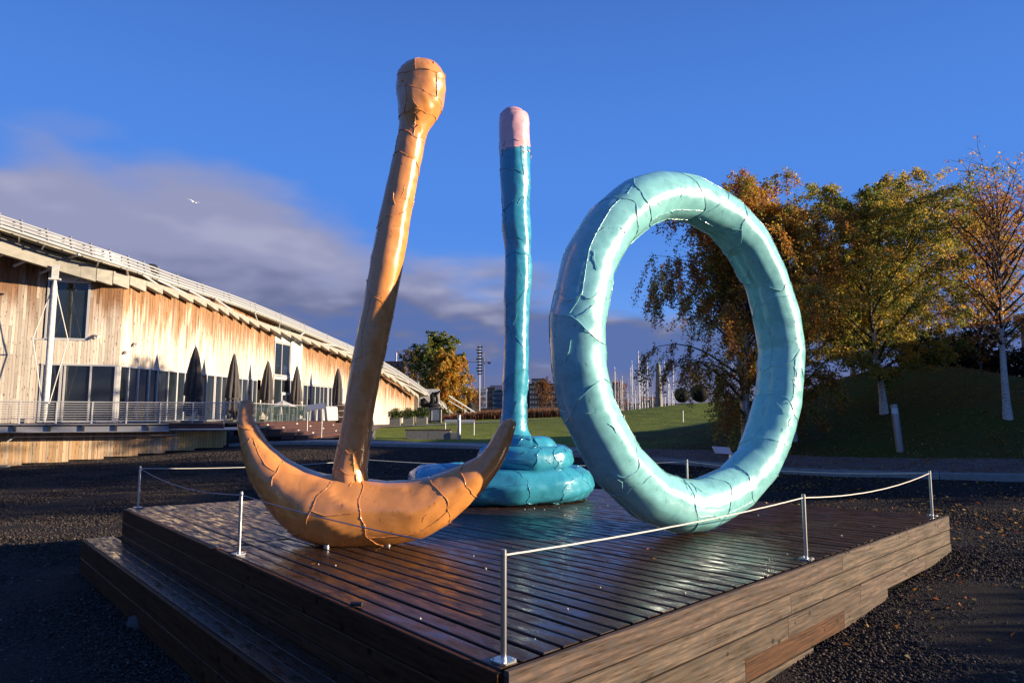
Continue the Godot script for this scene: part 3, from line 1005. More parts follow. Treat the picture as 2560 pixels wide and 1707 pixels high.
func terrace():
	var fy := 1.80
	var t := thing("terrace", "raised timber terrace and steel edged balcony in front of the museum", "terrace")
	var b := MB.new()
	var r0 := Vector3(-29.5, 0, -31.05)
	var r1 := Vector3(-15.25, 0, -36.4)
	var u := (r1 - r0).normalized()
	var nrm := Vector3(-u.z, 0, u.x)
	if nrm.z < 0:
		nrm = -nrm
	# balcony slab and its steel edge channel with stiffeners
	b.bar(r0 - nrm * 1.2 + Vector3(0, fy - 0.06, 0), r1 - nrm * 1.2 + Vector3(0, fy - 0.06, 0), 2.6, 0.12)
	put("balcony_floor", b, M.red_wood, t)
	b = MB.new()
	var e1 := r0 + u * (r0.distance_to(r1) - 2.6)
	b.bar(r0 + nrm * 0.12 + Vector3(0, fy - 0.03, 0), e1 + nrm * 0.12 + Vector3(0, fy - 0.03, 0), 0.2, 0.05)
	b.bar(r0 + nrm * 0.12 + Vector3(0, fy - 0.40, 0), e1 + nrm * 0.12 + Vector3(0, fy - 0.40, 0), 0.2, 0.04)
	b.bar(r0 + nrm * 0.05 + Vector3(0, fy - 0.21, 0), e1 + nrm * 0.05 + Vector3(0, fy - 0.21, 0), 0.03, 0.34)
	put("edge_beam", b, M.grey_metal, t)
	var k := 0
	while k * 1.42 < r0.distance_to(e1):
		var st := MB.new()
		var q := r0 + u * (0.3 + k * 1.42) + nrm * 0.13
		st.bar(q + Vector3(0, fy - 0.38, 0), q + Vector3(0, fy - 0.055, 0), 0.10, 0.13, nrm)
		put("stiffener", st, M.black_metal, t)
		k += 1
	b = MB.new()
	b.bar(e1 + nrm * 0.1 + Vector3(0, fy - 0.16, 0), r1 + nrm * 0.1 + Vector3(0, fy - 0.16, 0), 0.12, 0.24)
	put("edge_board", b, M.red_wood, t)
	# terrace floor to the right of the balcony
	b = MB.new()
	for z in range(-37, -62, -1):
		b.box(Vector3(-17.4, fy - 0.06, z - 0.5), Vector3(4.3, 0.12, 0.985))
	put("terrace_floor", b, M.red_wood, t)
	# broad stairs down to the brick path, one board per tread and riser
	for s in 5:
		var x := -15.1 + s * 0.72
		var y := fy - 0.02 - s * 0.17
		var z1 := -38.2 - s * 0.15
		var z2 := -61.0 + s * 1.2
		for q in 3:
			var tr := MB.new()
			tr.bar(Vector3(x + 0.12 + q * 0.24, y - 0.03, z1), Vector3(x + 0.12 + q * 0.24, y - 0.03, z2), 0.235, 0.05, Vector3.UP, 0.006)
			put("tread", tr, M.red_wood, t)
		var ri := MB.new()
		ri.bar(Vector3(x + 0.70, y - 0.145, z1 - 0.01), Vector3(x + 0.70, y - 0.145, z2), 0.03, 0.17)
		put("riser", ri, M.red_wood, t)
		for q in 2:
			var ep := MB.new()
			ep.box(Vector3(x + 0.36, y - 0.16 - q * 0.16, z1 + 0.02), Vector3(0.715, 0.15, 0.03))
			put("end_board", ep, M.red_wood, t)
		if s < 4:
			for z in [-40.5, -46.0, -52.0]:
				var lp := MB.new()
				lp.box(Vector3(x + 0.725, y - 0.12, z - s * 0.6), Vector3(0.02, 0.06, 0.30))
				put("step_light", lp, M.white, t)
	# handrail on the plinth wall
	b = MB.new()
	var ha := Vector3(-24.2, 1.18, -33.55)
	var hb := Vector3(-17.5, 1.18, -36.05)
	b.pipe(ha, hb, 0.035)
	b.pipe(ha, ha + Vector3(-0.3, -0.25, 0.1), 0.035)
	put("handrail", b, M.light_metal, t)
	# dark vents in the stair side
	for q in [[-15.0, 1.25], [-14.7, 0.85]]:
		b = MB.new()
		b.box(Vector3(q[0], q[1], -38.12), Vector3(0.75, 0.26, 0.03))
		put("vent", b, M.black, t)
	# balcony railing
	var rl := thing("balcony_railing", "pale grey metal railing with thin horizontal bars along the balcony", "railing")
	for q in 9:
		b = MB.new()
		b.pipe(r0 + Vector3(0, fy + 0.14 + q * 0.115, 0), r1 + Vector3(0, fy + 0.14 + q * 0.115, 0), 0.030 if q == 8 else 0.017, 6)
		put("rail", b, M.light_metal, rl)
	var n := 11
	for q in n:
		b = MB.new()
		var p := r0.lerp(r1, float(q) / (n - 1))
		b.bar(p + Vector3(0, fy - 0.3, 0), p + Vector3(0, fy + 1.08, 0), 0.05, 0.09, nrm)
		put("post", b, M.light_metal, rl)
	# glass balustrade
	var gr := thing("glass_balustrade", "clear glass balustrade along the terrace to the right of the bar railing", "railing")
	var ga := Vector3(-15.25, 0, -36.5)
	var gb := Vector3(-15.2, 0, -52.0)
	n = 9
	for q in n:
		var p := ga.lerp(gb, float(q) / n)
		var p2 := ga.lerp(gb, (q + 0.97) / n)
		b = MB.new()
		b.quad(p + Vector3(0, fy + 0.02, 0), p2 + Vector3(0, fy + 0.02, 0), p2 + Vector3(0, fy + 1.1, 0), p + Vector3(0, fy + 1.1, 0), Vector3(1, 0, 0))
		put("pane", b, M.rail_glass, gr)
		b = MB.new()
		b.bar(p + Vector3(0.0, fy, 0), p + Vector3(0.0, fy + 1.08, 0), 0.05, 0.05)
		put("post", b, M.grey_metal, gr)
	b = MB.new()
	b.pipe(ga + Vector3(0, fy + 1.12, 0), gb + Vector3(0, fy + 1.12, 0), 0.022, 6)
	put("top_rail", b, M.light_metal, gr)
	# folded parasols
	var first: Node3D = null
	var names := ["nearest folded dark parasol, left of the others, by the bar railing", "second folded dark parasol from the left, behind the orange horn tip", "third folded dark parasol from the left, before the long window band", "fourth folded dark parasol, beside the white glazed door bay", "farthest folded dark parasol, close to the orange shaft"]
	var spots := [Vector3(-18.1, fy, -38.9), Vector3(-17.75, fy, -43.5), Vector3(-17.9, fy, -50.0), Vector3(-17.65, fy, -56.0), Vector3(-15.3, fy, -60.0)]
	for q in 5:
		if first == null:
			first = _parasol(names[0], spots[0])
		else:
			copy(first, spots[q], names[q], q * 1.3, [1.0, 1.0, 1.01, 1.03, 1.05][q])
	# covered furniture on the terrace
	var cv := thing("flat_parasol", "low folded grey canopy spread like a tent on the terrace", "parasol", Vector3(-15.9, fy, -47.5))
	b = MB.new()
	for q in 16:
		var a0 := TAU * q / 16.0
		var a1 := TAU * (q + 1) / 16.0
		var ra := 1.0 if q % 2 else 0.85
		var rb := 0.85 if q % 2 else 1.0
		b.tri(Vector3(0, 1.45, 0), Vector3(cos(a0) * ra, 1.0, sin(a0) * ra), Vector3(cos(a1) * rb, 1.0, sin(a1) * rb), Vector3.UP)
	put("canopy", b, M.cover, cv)
	b = MB.new()
	b.pipe(Vector3(0, 0, 0), Vector3(0, 1.45, 0), 0.04)
	put("pole", b, M.grey_metal, cv)
	var fb := MB.new()
	var rim := []
	for q in 28:
		var an := TAU * q / 28.0
		rim.append(Vector3(clampf(cos(an) * 1.5, -1.0, 1.0) * 0.8, 0, clampf(sin(an) * 1.5, -1.0, 1.0) * 1.75))
	for q in 28:
		var c0: Vector3 = rim[q]
		var c1: Vector3 = rim[(q + 1) % 28]
		var w0 := 1.0 + 0.07 * (1 if q % 2 else -1)
		var w1 := 1.0 - 0.07 * (1 if q % 2 else -1)
		var t0 := Vector3(c0.x * 0.92, 1.15 - 0.1 * absf(sin(q * 1.7)), c0.z * 0.95)
		var t1 := Vector3(c1.x * 0.92, 1.15 - 0.1 * absf(sin((q + 1) % 28 * 1.7)), c1.z * 0.95)
		fb.quad(c0 * w0, c1 * w1, t1, t0, (c0 + c1))
		fb.tri(t0, t1, Vector3(0, 1.12, 0), Vector3.UP)
	var ft := thing("covered_furniture", "garden furniture under a pale grey cover at the end of the glass balustrade", "cover", Vector3(-15.0, fy, -54.5))
	put("cover", fb, M.cover, ft)
	var wb := thing("wooden_barrel", "wooden barrel standing at the end of the terrace", "barrel", Vector3(-13.9, fy - 0.55, -56.5))
	b = MB.new()
	b.tube(PackedVector3Array([Vector3(0, 0, 0), Vector3(0, 0.55, 0), Vector3(0, 1.1, 0), Vector3(0, 1.4, 0), Vector3(0, 1.9, 0)]), PackedFloat32Array([0.42, 0.5, 0.5, 0.48, 0.40]), 14)
	put("staves", b, M.red_wood, wb)
	b = MB.new()
	for yy in [0.3, 0.8, 1.3, 1.75]:
		b.tube(PackedVector3Array([Vector3(0, yy, 0), Vector3(0, yy + 0.06, 0)]), PackedFloat32Array([0.515, 0.515]), 14)
	put("hoop", b, M.light_metal, wb)
	# chairs and tables seen through the balustrade glass
	var nch := 0
	for q in 6:
		var z := -38.6 - q * 2.2
		var label: String = ["closest to the bar railing", "just behind the horn tip", "third from the bar railing", "fourth from the bar railing", "beside the spread grey canopy", "farthest along the glass"][q]
		var tb := thing("cafe_chair", "thin light metal cafe chair behind the glass, " + label, "chair", Vector3(-16.3 + 0.3 * (q % 2), fy, z), "metal chairs behind the terrace glass")
		var s := MB.new()
		s.box(Vector3(0, 0.46, 0), Vector3(0.42, 0.03, 0.42))
		put("seat", s, M.light_metal, tb)
		for w in 4:
			s = MB.new()
			var sx := -0.19 if w % 2 else 0.19
			var sz := -0.19 if w < 2 else 0.19
			s.pipe(Vector3(sx, 0, sz), Vector3(sx, 0.9 if w < 2 else 0.45, sz), 0.014, 5)
			put("leg", s, M.light_metal, tb)
		s = MB.new()
		for w in 3:
			s.pipe(Vector3(-0.19, 0.62 + w * 0.13, -0.19), Vector3(0.19, 0.62 + w * 0.13, -0.19), 0.014, 5)
		put("backrest", s, M.light_metal, tb)
	# low planters with shrubs by the end of the museum
	for q in 3:
		var p := Vector3(-11.6 + q * 1.25, 0, -68.5 - q * 0.5)
		p.y = gy(p.x, p.z) + 0.1
		var pl := thing("planter", "grey box planter with a green shrub, " + ["left", "middle", "right"][q] + " of the three beside the orange shaft", "planter", p, "planters beside the museum wall")
		b = MB.new()
		b.box(Vector3(0, 0.4, 0), Vector3(1.05, 0.8, 1.0), 0.03)
		put("box", b, M.concrete, pl)
		leaf_cloud("shrub", pl, Vector3(0, 1.15, 0), Vector3(0.8, 0.6, 0.75), 1500, 0.13, [Color(0.05, 0.09, 0.015), Color(0.09, 0.13, 0.02), Color(0.03, 0.05, 0.01)])

func _parasol(label: String, at: Vector3) -> Node3D:
	var o := thing("parasol", label, "parasol", at, "folded parasols on the terrace")
	var b := MB.new()
	var folds := 9
	var prof := [[4.30, 0.05], [4.15, 0.10], [3.6, 0.21], [2.9, 0.30], [2.2, 0.37], [1.55, 0.42], [1.45, 0.30], [1.3, 0.36], [0.8, 0.42], [0.55, 0.44]]
	var m := folds * 4
	var base := 0
	for i in prof.size():
		for k in m + 1:
			var a := TAU * k / m
			var f := 1.0 + 0.24 * sin(a * folds + prof[i][0] * 0.5) * clampf((4.4 - prof[i][0]), 0.0, 1.0) + 0.10 * sin(a * 2.0 + prof[i][0])
			var y: float = prof[i][0]
			if i == prof.size() - 1:
				y += 0.22 * sin(a * 3.0)
			b.v.append(Vector3(cos(a) * prof[i][1] * f, y, sin(a) * prof[i][1] * f))
			b.uv.append(Vector2.ZERO); b.c.append(Color.WHITE); b.n.append(Vector3(cos(a), 0.2, sin(a)).normalized())
	for i in prof.size() - 1:
		for k in m:
			var p := i * (m + 1) + k
			var q := p + m + 1
			b.idx.append_array(PackedInt32Array([p, q, p + 1, p + 1, q, q + 1]))
	for i in prof.size():
		for k in m + 1:
			var r := i * (m + 1)
			var du: Vector3 = b.v[r + (k + 1) % m] - b.v[r + (k - 1 + m) % m]
			var dv: Vector3 = b.v[mini(i + 1, prof.size() - 1) * (m + 1) + k] - b.v[maxi(i - 1, 0) * (m + 1) + k]
			var nn := du.cross(dv)
			if nn.dot(Vector3(b.v[r + k].x, 0, b.v[r + k].z)) < 0:
				nn = -nn
			b.n[r + k] = nn.normalized()
	put("canopy", b, M.fabric, o)
	b = MB.new()
	b.pipe(Vector3(0, 0, 0), Vector3(0, 4.42, 0), 0.045)
	put("pole", b, M.grey_metal, o)
	b = MB.new()
	b.tube(PackedVector3Array([Vector3(0, 1.42, 0), Vector3(0, 1.50, 0)]), PackedFloat32Array([0.37, 0.37]), 16)
	put("strap", b, M.fabric, o)
	b = MB.new()
	b.box(Vector3(0, 0.06, 0), Vector3(0.9, 0.12, 0.9), 0.02)
	put("base", b, M.concrete, o)
	return o

# ---------------------------------------------------------------- leaves
func leaf_mesh(s: float) -> ArrayMesh:
	var b := MB.new()
	var p := [Vector3(0, 0, 0), Vector3(0.42, 0.10, 0.5), Vector3(0, -0.06, 1.0), Vector3(-0.42, 0.10, 0.5)]
	b.tri(p[0] * s, p[1] * s, p[2] * s, Vector3.UP)
	b.tri(p[0] * s, p[2] * s, p[3] * s, Vector3.UP)
	return b.mesh()

func scatter(called: String, mesh: Mesh, m: Material, xf: Array, cols: Array, parent: Node = self) -> MultiMeshInstance3D:
	var mm := MultiMesh.new()
	mm.transform_format = MultiMesh.TRANSFORM_3D
	mm.use_colors = true
	mm.mesh = mesh
	mm.instance_count = xf.size()
	for i in xf.size():
		mm.set_instance_transform(i, xf[i])
		mm.set_instance_color(i, cols[i])
	var o := MultiMeshInstance3D.new()
	o.name = numbered(called, parent)
	o.multimesh = mm
	o.material_override = m
	o.set_meta("kind", "stuff")
	parent.add_child(o, true)
	return o

func any_turn() -> Basis:
	return Basis(Vector3(rng.randfn(), rng.randfn(), rng.randfn() + 0.001).normalized(), rng.randf() * TAU)

func leaf_cloud(called: String, parent: Node, at: Vector3, rad: Vector3, n: int, size: float, cols: Array):
	var xf := []
	var cc := []
	var nz := noise(int(at.x * 31 + at.z * 17) + n, 0.9, 3)
	while xf.size() < n:
		var d := Vector3(rng.randfn(), rng.randfn(), rng.randfn()).normalized() * pow(rng.randf(), 0.33)
		var p := at + d * rad
		var q := nz.get_noise_3dv(p * 1.4)
		if q < -0.12 - 0.25 * (1.0 - d.length()):
			continue
		xf.append(Transform3D(any_turn() * rng.randf_range(0.7, 1.25), p))
		var c: Color = cols[rng.randi() % cols.size()]
		cc.append(c * rng.randf_range(0.7, 1.3))
	scatter(called, leaf_mesh(size), M.leaf, xf, cc, parent)

# ---------------------------------------------------------------- welded sculptures
# A tube of welded plates. line: centre points, rad: radii, both at the seams between bands; each band is cut into plates
# that carry their own dents, with a weld bead along every joint.
class Tube:
	var fine := PackedVector3Array()   # smooth centre line
	var fr := PackedFloat32Array()
	var nn := PackedVector3Array()
	var bb := PackedVector3Array()
	var per := 8
	var bands := 0
	var chord := 0.6
	var closed := false
	var lump: FastNoiseLite
	var lump_amt := 0.03
	var squash := Vector2(1, 1)
	var knob := 0.0
	var sides := 8
	var facet := 0.45

	func setup(line: PackedVector3Array, rad: PackedFloat32Array, is_closed: bool, ref: Vector3):
		closed = is_closed
		bands = line.size() if closed else line.size() - 1
		var m := line.size()
		for i in bands:
			for k in per:
				var t := float(k) / per
				var a := line[(i - 1 + m) % m] if closed else line[maxi(i - 1, 0)]
				var d := line[(i + 2) % m] if closed else line[mini(i + 2, m - 1)]
				var q := line[i].cubic_interpolate(line[(i + 1) % m], a, d, t)
				var st := line[i].lerp(line[(i + 1) % m], t)
				fine.append(q.lerp(st, chord))
				fr.append(lerpf(rad[i], rad[(i + 1) % m], t))
		if not closed:
			fine.append(line[-1]); fr.append(rad[-1])
		var c := fine.size()
		var n := ref
		for i in c:
			var t: Vector3
			if closed:
				t = (fine[(i + 2) % c] - fine[(i - 2 + c) % c]).normalized()
				n = ref
			else:
				t = (fine[mini(i + 2, c - 1)] - fine[maxi(i - 2, 0)]).normalized()
			n = (n - t * n.dot(t)).normalized()
			nn.append(n); bb.append(t.cross(n))

	func at(u: float, a: float, push := 0.0) -> Vector3:
		var f := u * per
		var c := fine.size()
		var i := int(floorf(f))
		var t := f - i
		var j := i + 1
		if closed:
			i = posmod(i, c); j = posmod(j, c)
		else:
			i = clampi(i, 0, c - 1); j = clampi(j, 0, c - 1)
		var p := fine[i].lerp(fine[j], t)
		var n := nn[i].lerp(nn[j], t).normalized()
		var b := bb[i].lerp(bb[j], t).normalized()
		var d := n * cos(a) * squash.x + b * sin(a) * squash.y
		var r := lerpf(fr[i], fr[j], t)
		r *= 1.0 + lump_amt * (1.0 + knob * smoothstep(0.2, 0.29, r)) * lump.get_noise_3dv((p + d * r) * 10.0)
		var w := TAU / sides
		var q := fposmod(a + 1.1 * lump.get_noise_1d(u * 1.3) * 6.0 / sides, w) - w * 0.5
		r *= lerpf(1.0, cos(w * 0.5) / cos(q) / (1.0 - 0.16 * w * w * 0.5), facet)
		return p + d * (r + push)

func welded(root: Node3D, tb: Tube, mats: Callable, most: int, sd: int, bulge := 0.02, cell := 0.055, jag := 0.15, seams := [], strays := 2):
	var r := RandomNumberGenerator.new()
	r.seed = sd
	var wave := noise(sd + 5, 0.6, 2)
	var dent := noise(sd + 9, 0.32, 2)
	var slant := 0.16 if seams.is_empty() else 0.38
	var us := seams
	if us.is_empty():
		for i in tb.bands + 1:
			us.append(float(i))
	var n := us.size() - 1
	# seam i as a function of the angle round the tube
	var ring := func(i: int, a: float) -> float:
		if not tb.closed and (i == 0 or i == n):
			return us[i]
		var k := i % n
		return us[i] + jag * wave.get_noise_3d(cos(a) * 1.4, sin(a) * 1.4, k * 7.3) + slant * sin(a + k * 2.4)
	for i in n:
		var cuts := [r.randf() * TAU]
		var want := 1 + r.randi() % most
		for k in want - 1:
			cuts.append(cuts[0] + TAU * (k + r.randf_range(0.6, 1.4)) / want)
		cuts.sort()
		var kinks := []
		for k in cuts.size():
			kinks.append([r.randf_range(-0.3, 0.3), r.randf_range(0.25, 0.75), r.randf_range(-0.28, 0.28)])
		var edge := func(k: int, s: float) -> float:
			var q: Array = kinks[k % cuts.size()]
			var z: float = lerpf(0.0, q[0], s / q[1]) if s < q[1] else lerpf(q[0], q[2], (s - q[1]) / (1.0 - q[1]))
			return cuts[k % cuts.size()] + (TAU if k >= cuts.size() else 0.0) + z * minf(1.0, 0.35 / maxf(tb.fr[mini(int(lerpf(us[i], us[i + 1], s) * tb.per), tb.fr.size() - 1)], 0.05) * 0.7)
		for k in cuts.size():
			var rad: float = tb.fr[mini(int((us[i] + us[i + 1]) * 0.5 * tb.per), tb.fr.size() - 1)]
			var length := tb.at(us[i], 0.0).distance_to(tb.at(us[i + 1], 0.0)) * 0.5 + tb.at(us[i], PI).distance_to(tb.at(us[i + 1], PI)) * 0.5
			var um: float = (us[i] + us[i + 1]) * 0.5
			var arc: float = (edge.call(k + 1, 0.5) - edge.call(k, 0.5)) * rad
			var ns := clampi(int(length / cell), 3, 40)
			var nt := clampi(int(arc / cell), 4, 60)
			var b := MB.new()
			var up := r.randf_range(-0.6, 0.6) * bulge
			var off := r.randf_range(0.0, 0.0015)
			var tilt := Vector2(r.randf_range(-1, 1), r.randf_range(-1, 1)) * 0.003
			for p in ns + 1:
				var s := float(p) / ns
				var a0: float = edge.call(k, s)
				var a1: float = edge.call(k + 1, s)
				for q in nt + 1:
					var t := float(q) / nt
					var a := lerpf(a0, a1, t)
					var u: float = lerpf(ring.call(i, a), ring.call(i + 1, a), s)
					var w := tb.at(u, a)
					var hill := sqrt(maxf(0.0, 16.0 * s * (1 - s) * t * (1 - t)))
					var dd := dent.get_noise_3dv(w * 10.0)
					b.v.append(tb.at(u, a, off + up * hill + tilt.x * (s - 0.5) + tilt.y * (t - 0.5) + 0.006 * dd * hill))
					b.uv.append(Vector2(s, t)); b.c.append(Color.WHITE); b.n.append(Vector3.UP)
			for p in ns:
				for q in nt:
					var f := p * (nt + 1) + q
					var g := f + nt + 1
					b.idx.append_array(PackedInt32Array([f, f + 1, g, f + 1, g + 1, g]))
			var mid := tb.at(um, 0.0).lerp(tb.at(um, PI), 0.5)
			var flip := false
			for p in ns + 1:
				for q in nt + 1:
					var f := p * (nt + 1)
					var du := b.v[mini(p + 1, ns) * (nt + 1) + q] - b.v[maxi(p - 1, 0) * (nt + 1) + q]
					var dv := b.v[f + mini(q + 1, nt)] - b.v[f + maxi(q - 1, 0)]
					var c := du.cross(dv)
					if p == 0 and q == 0:
						var m0 := b.v[(ns / 2) * (nt + 1) + nt / 2]
						var cu := b.v[(ns / 2 + 1) * (nt + 1) + nt / 2] - m0
						var cv := b.v[(ns / 2) * (nt + 1) + nt / 2 + 1] - m0
						var am: float = lerpf(edge.call(k, 0.5), edge.call(k + 1, 0.5), 0.5)
						flip = cu.cross(cv).dot(tb.at(um, am, 0.1) - tb.at(um, am)) < 0
					b.n[f + q] = (-c if flip else c).normalized()
			if flip:
				for f in range(0, b.idx.size(), 3):
					var x := b.idx[f + 1]
					b.idx[f + 1] = b.idx[f + 2]; b.idx[f + 2] = x
			var mm: Array = mats.call(mid)
			put("plate", b, mm[0], root)
			# beads: along the cut, along the band's first seam, and now and then a short stray one
			var beads := [[func(s): return [lerpf(ring.call(i, edge.call(k, s)), ring.call(i + 1, edge.call(k, s)), s), edge.call(k, s)], length]]
			beads.append([func(s): 
				var a: float = lerpf(edge.call(k, 0.0), edge.call(k + 1, 0.0), s)
				return [ring.call(i, a), a], arc])
			for extra in strays:
				if r.randf() < 0.6:
					var u0: float = lerpf(us[i], us[i + 1], r.randf_range(0.0, 0.8))
					var a2 := r.randf() * TAU
					var du2 := r.randf_range(-0.3, 0.45)
					var da := r.randf_range(-0.5, 0.5)
					var kx := r.randf_range(-0.18, 0.18)
					beads.append([func(s): return [clampf(u0 + du2 * s, 0.02, tb.bands - 0.02) if not tb.closed else u0 + du2 * s, a2 + da * s + kx * absf(s - 0.5)], 0.28])
			for bd in beads:
				var steps := clampi(int(float(bd[1]) / 0.022), 5, 90)
				var pp := PackedVector3Array()
				var rr := PackedFloat32Array()
				var thick := r.randf_range(0.0024, 0.0054)
				for s in steps + 1:
					var q: Array = bd[0].call(float(s) / steps)
					pp.append(tb.at(q[0], q[1], 0.003 + r.randf_range(-0.003, 0.003)))
					rr.append(thick * r.randf_range(0.65, 1.45) * (0.4 if s == 0 or s == steps else 1.0))
				var w := MB.new()
				w.tube(pp, rr, 5, false)
				put("weld_seam", w, mm[1], root)

func sculptures():
	# --- the pale turquoise ring, leaning on edge
	var ring := thing("ring_sculpture", "huge pale turquoise ring of welded painted plates standing on its edge", "sculpture")
	var t := Tube.new()
	t.lump = noise(101, 0.09, 2)
	t.lump_amt = 0.022
	t.chord = 0.8
	t.sides = 9
	t.facet = 0.5
	var line := PackedVector3Array()
	var rad := PackedFloat32Array()
	var yaw := 0.588
	var ux := Vector3(cos(yaw), 0, -sin(yaw))
	var nz := Vector3(sin(yaw), 0, cos(yaw))
	var bands := 21
	for i in bands:
		var a := TAU * (i + rng.randf_range(-0.22, 0.22)) / bands
		line.append(Vector3(2.318, 3.075, -8.789) + ux * cos(a) * 1.895 + Vector3(0, 1, 0) * sin(a) * 2.0 + nz * rng.randf_range(-0.015, 0.015))
		rad.append(0.316 * rng.randf_range(0.975, 1.04))
	t.setup(line, rad, true, nz)
	welded(ring, t, func(_p): return [M.teal, M.teal_seam], 3, 201, 0.016, 0.055, 0.2, [0.0, 1.2, 2.1, 3.5, 4.6, 5.4, 6.9, 8.0, 9.4, 10.3, 11.8, 12.7, 13.6, 15.1, 16.0, 17.3, 18.6, 19.6, 21.0], 3)
	# --- orange anchor: a bent horn below, a shaft with a knob above
	var anchor := thing("anchor_sculpture", "tall orange anchor of welded painted plates with a knobbed shaft and two upturned arms", "sculpture")
	var horn := [[-3.105, 2.375, 0.05], [-3.10, 2.34, 0.078], [-3.10, 2.16, 0.087], [-3.03, 1.96, 0.128], [-2.92, 1.73, 0.178], [-2.75, 1.52, 0.245], [-2.52, 1.32, 0.322], [-2.28, 1.18, 0.384], [-2.03, 1.115, 0.402], [-1.74, 1.10, 0.384], [-1.43, 1.10, 0.353], [-1.14, 1.135, 0.332], [-0.90, 1.22, 0.296], [-0.67, 1.35, 0.244], [-0.46, 1.49, 0.195], [-0.28, 1.64, 0.138], [-0.17, 1.81, 0.116], [-0.09, 1.98, 0.102], [-0.02, 2.13, 0.075], [-0.012, 2.155, 0.04]]
	t = _tube_of(horn, -7.98, 0.5, Vector3(0, 0, 1), 103, 0.035)
	welded(anchor, t, func(_p): return [M.orange, M.orange_seam], 4, 203, 0.014, 0.045, 0.25, [0.0, 2.2, 3.6, 5.0, 7.4, 9.6, 12.2, 14.0, 16.0, 17.4, 19.0])
	_cap(anchor, t, 0, M.orange)
	_cap(anchor, t, t.bands, M.orange)
	var shaft := [[-1.87, 1.22, 0.30], [-1.872, 1.38, 0.225], [-1.868, 1.60, 0.190], [-1.83, 1.84, 0.183], [-1.79, 2.22, 0.176], [-1.725, 2.66, 0.178], [-1.655, 3.07, 0.182], [-1.571, 3.51, 0.186], [-1.497, 4.03, 0.193], [-1.417, 4.49, 0.184], [-1.336, 4.94, 0.178], [-1.275, 5.27, 0.166], [-1.223, 5.56, 0.166], [-1.195, 5.70, 0.185], [-1.165, 5.84, 0.232], [-1.135, 6.02, 0.278], [-1.114, 6.20, 0.304], [-1.108, 6.34, 0.288], [-1.102, 6.46, 0.225], [-1.106, 6.535, 0.10]]
	t = _tube_of(shaft, -8.0, 0.75, Vector3(0, 0, 1), 105, 0.05)
	t.knob = 2.4
	t.facet = 0.6
	welded(anchor, t, func(_p): return [M.orange, M.orange_seam], 3, 205, 0.014, 0.045, 0.22, [0.0, 1.6, 3.2, 5.3, 7.1, 9.2, 10.8, 12.3, 13.6, 15.2, 17.0, 19.0])
	_cap(anchor, t, t.bands, M.orange)
	# small feet under the anchor
	for q in [Vector3(-2.05, 0.75, -7.75), Vector3(-1.4, 0.75, -7.9)]:
		var f := MB.new()
		f.tube(PackedVector3Array([q, q + Vector3(0, 0.04, 0)]), PackedFloat32Array([0.035, 0.035]), 10)
		put("foot", f, M.dull_steel, anchor)
	# --- blue post with a pink tip rising from a coil
	var staff := thing("coil_sculpture", "slim blue post with a pink tip rising from a thick blue coil", "sculpture")
	var post := [[0.038, 1.55, 0.46], [0.038, 1.70, 0.390], [0.038, 1.80, 0.325], [0.036, 1.92, 0.268], [0.034, 2.06, 0.236], [0.05, 2.55, 0.222], [0.066, 3.02, 0.226], [0.080, 3.55, 0.218], [0.090, 4.17, 0.234], [0.118, 4.81, 0.246], [0.110, 5.15, 0.236], [0.078, 5.62, 0.262], [0.067, 5.95, 0.250], [0.070, 6.43, 0.275], [0.060, 6.85, 0.284], [0.058, 7.08, 0.286], [0.044, 7.42, 0.285], [0.037, 7.66, 0.278], [0.040, 7.75, 0.235], [0.048, 7.81, 0.16]]
	t = _tube_of(post, -12.1, 0.75, Vector3(0, 0, 1), 107, 0.045)
	welded(staff, t, func(p): return [M.pink, M.pink_seam] if p.y > 7.1 else [M.blue, M.blue_seam], 2, 207, 0.012, 0.05, 0.2, [0.0, 2.0, 4.2, 5.6, 7.0, 8.3, 9.4, 10.7, 12.0, 13.2, 15.0, 17.3, 19.0], 3)
	_cap(staff, t, t.bands, M.pink)
	# ragged brush strokes of pink over the blue below the tip
	for k in 26:
		var a := rng.randf() * TAU
		var y := rng.randf_range(6.86, 7.12)
		var b := MB.new()
		var w := rng.randf_range(0.12, 0.5)
		var hh := rng.randf_range(0.012, 0.05)
		var m := 8
		for q in m:
			var a0 := a + w * q / m
			var a1 := a + w * (q + 1.0) / m
			var h0 := hh * (0.4 + 0.6 * sin(PI * (q + 0.2) / m))
			var h1 := hh * (0.4 + 0.6 * sin(PI * (q + 0.8) / m))
			var u := 14.0 + (y - 6.85) / 0.23
			b.quad(t.at(u - h0 / 0.23, a0, 0.008), t.at(u - h1 / 0.23, a1, 0.008), t.at(u + h1 / 0.23, a1, 0.008), t.at(u + h0 / 0.23, a0, 0.008), t.at(u, a0, 0.1) - t.at(u, a0))
		put("brush_stroke", b, M.pink, staff)
	# coil: a short top curl, a middle turn and a wide bottom turn
	var curl := []
	for i in 8:
		var a := lerpf(2.4, -2.0, i / 7.0)
		curl.append([0.22 + 0.33 * cos(a), 1.68 - 0.02 * i, 0.20 + 0.01 * i, -12.0 + 0.30 * sin(a) + 0.1])
	t = _tube_of(curl, 0.0, 0.4, Vector3.UP, 109, 0.08)
	welded(staff, t, func(_p): return [M.blue, M.blue_seam], 2, 209, 0.02, 0.05)
	for e in [0, t.bands]:
		_cap(staff, t, e, M.blue)
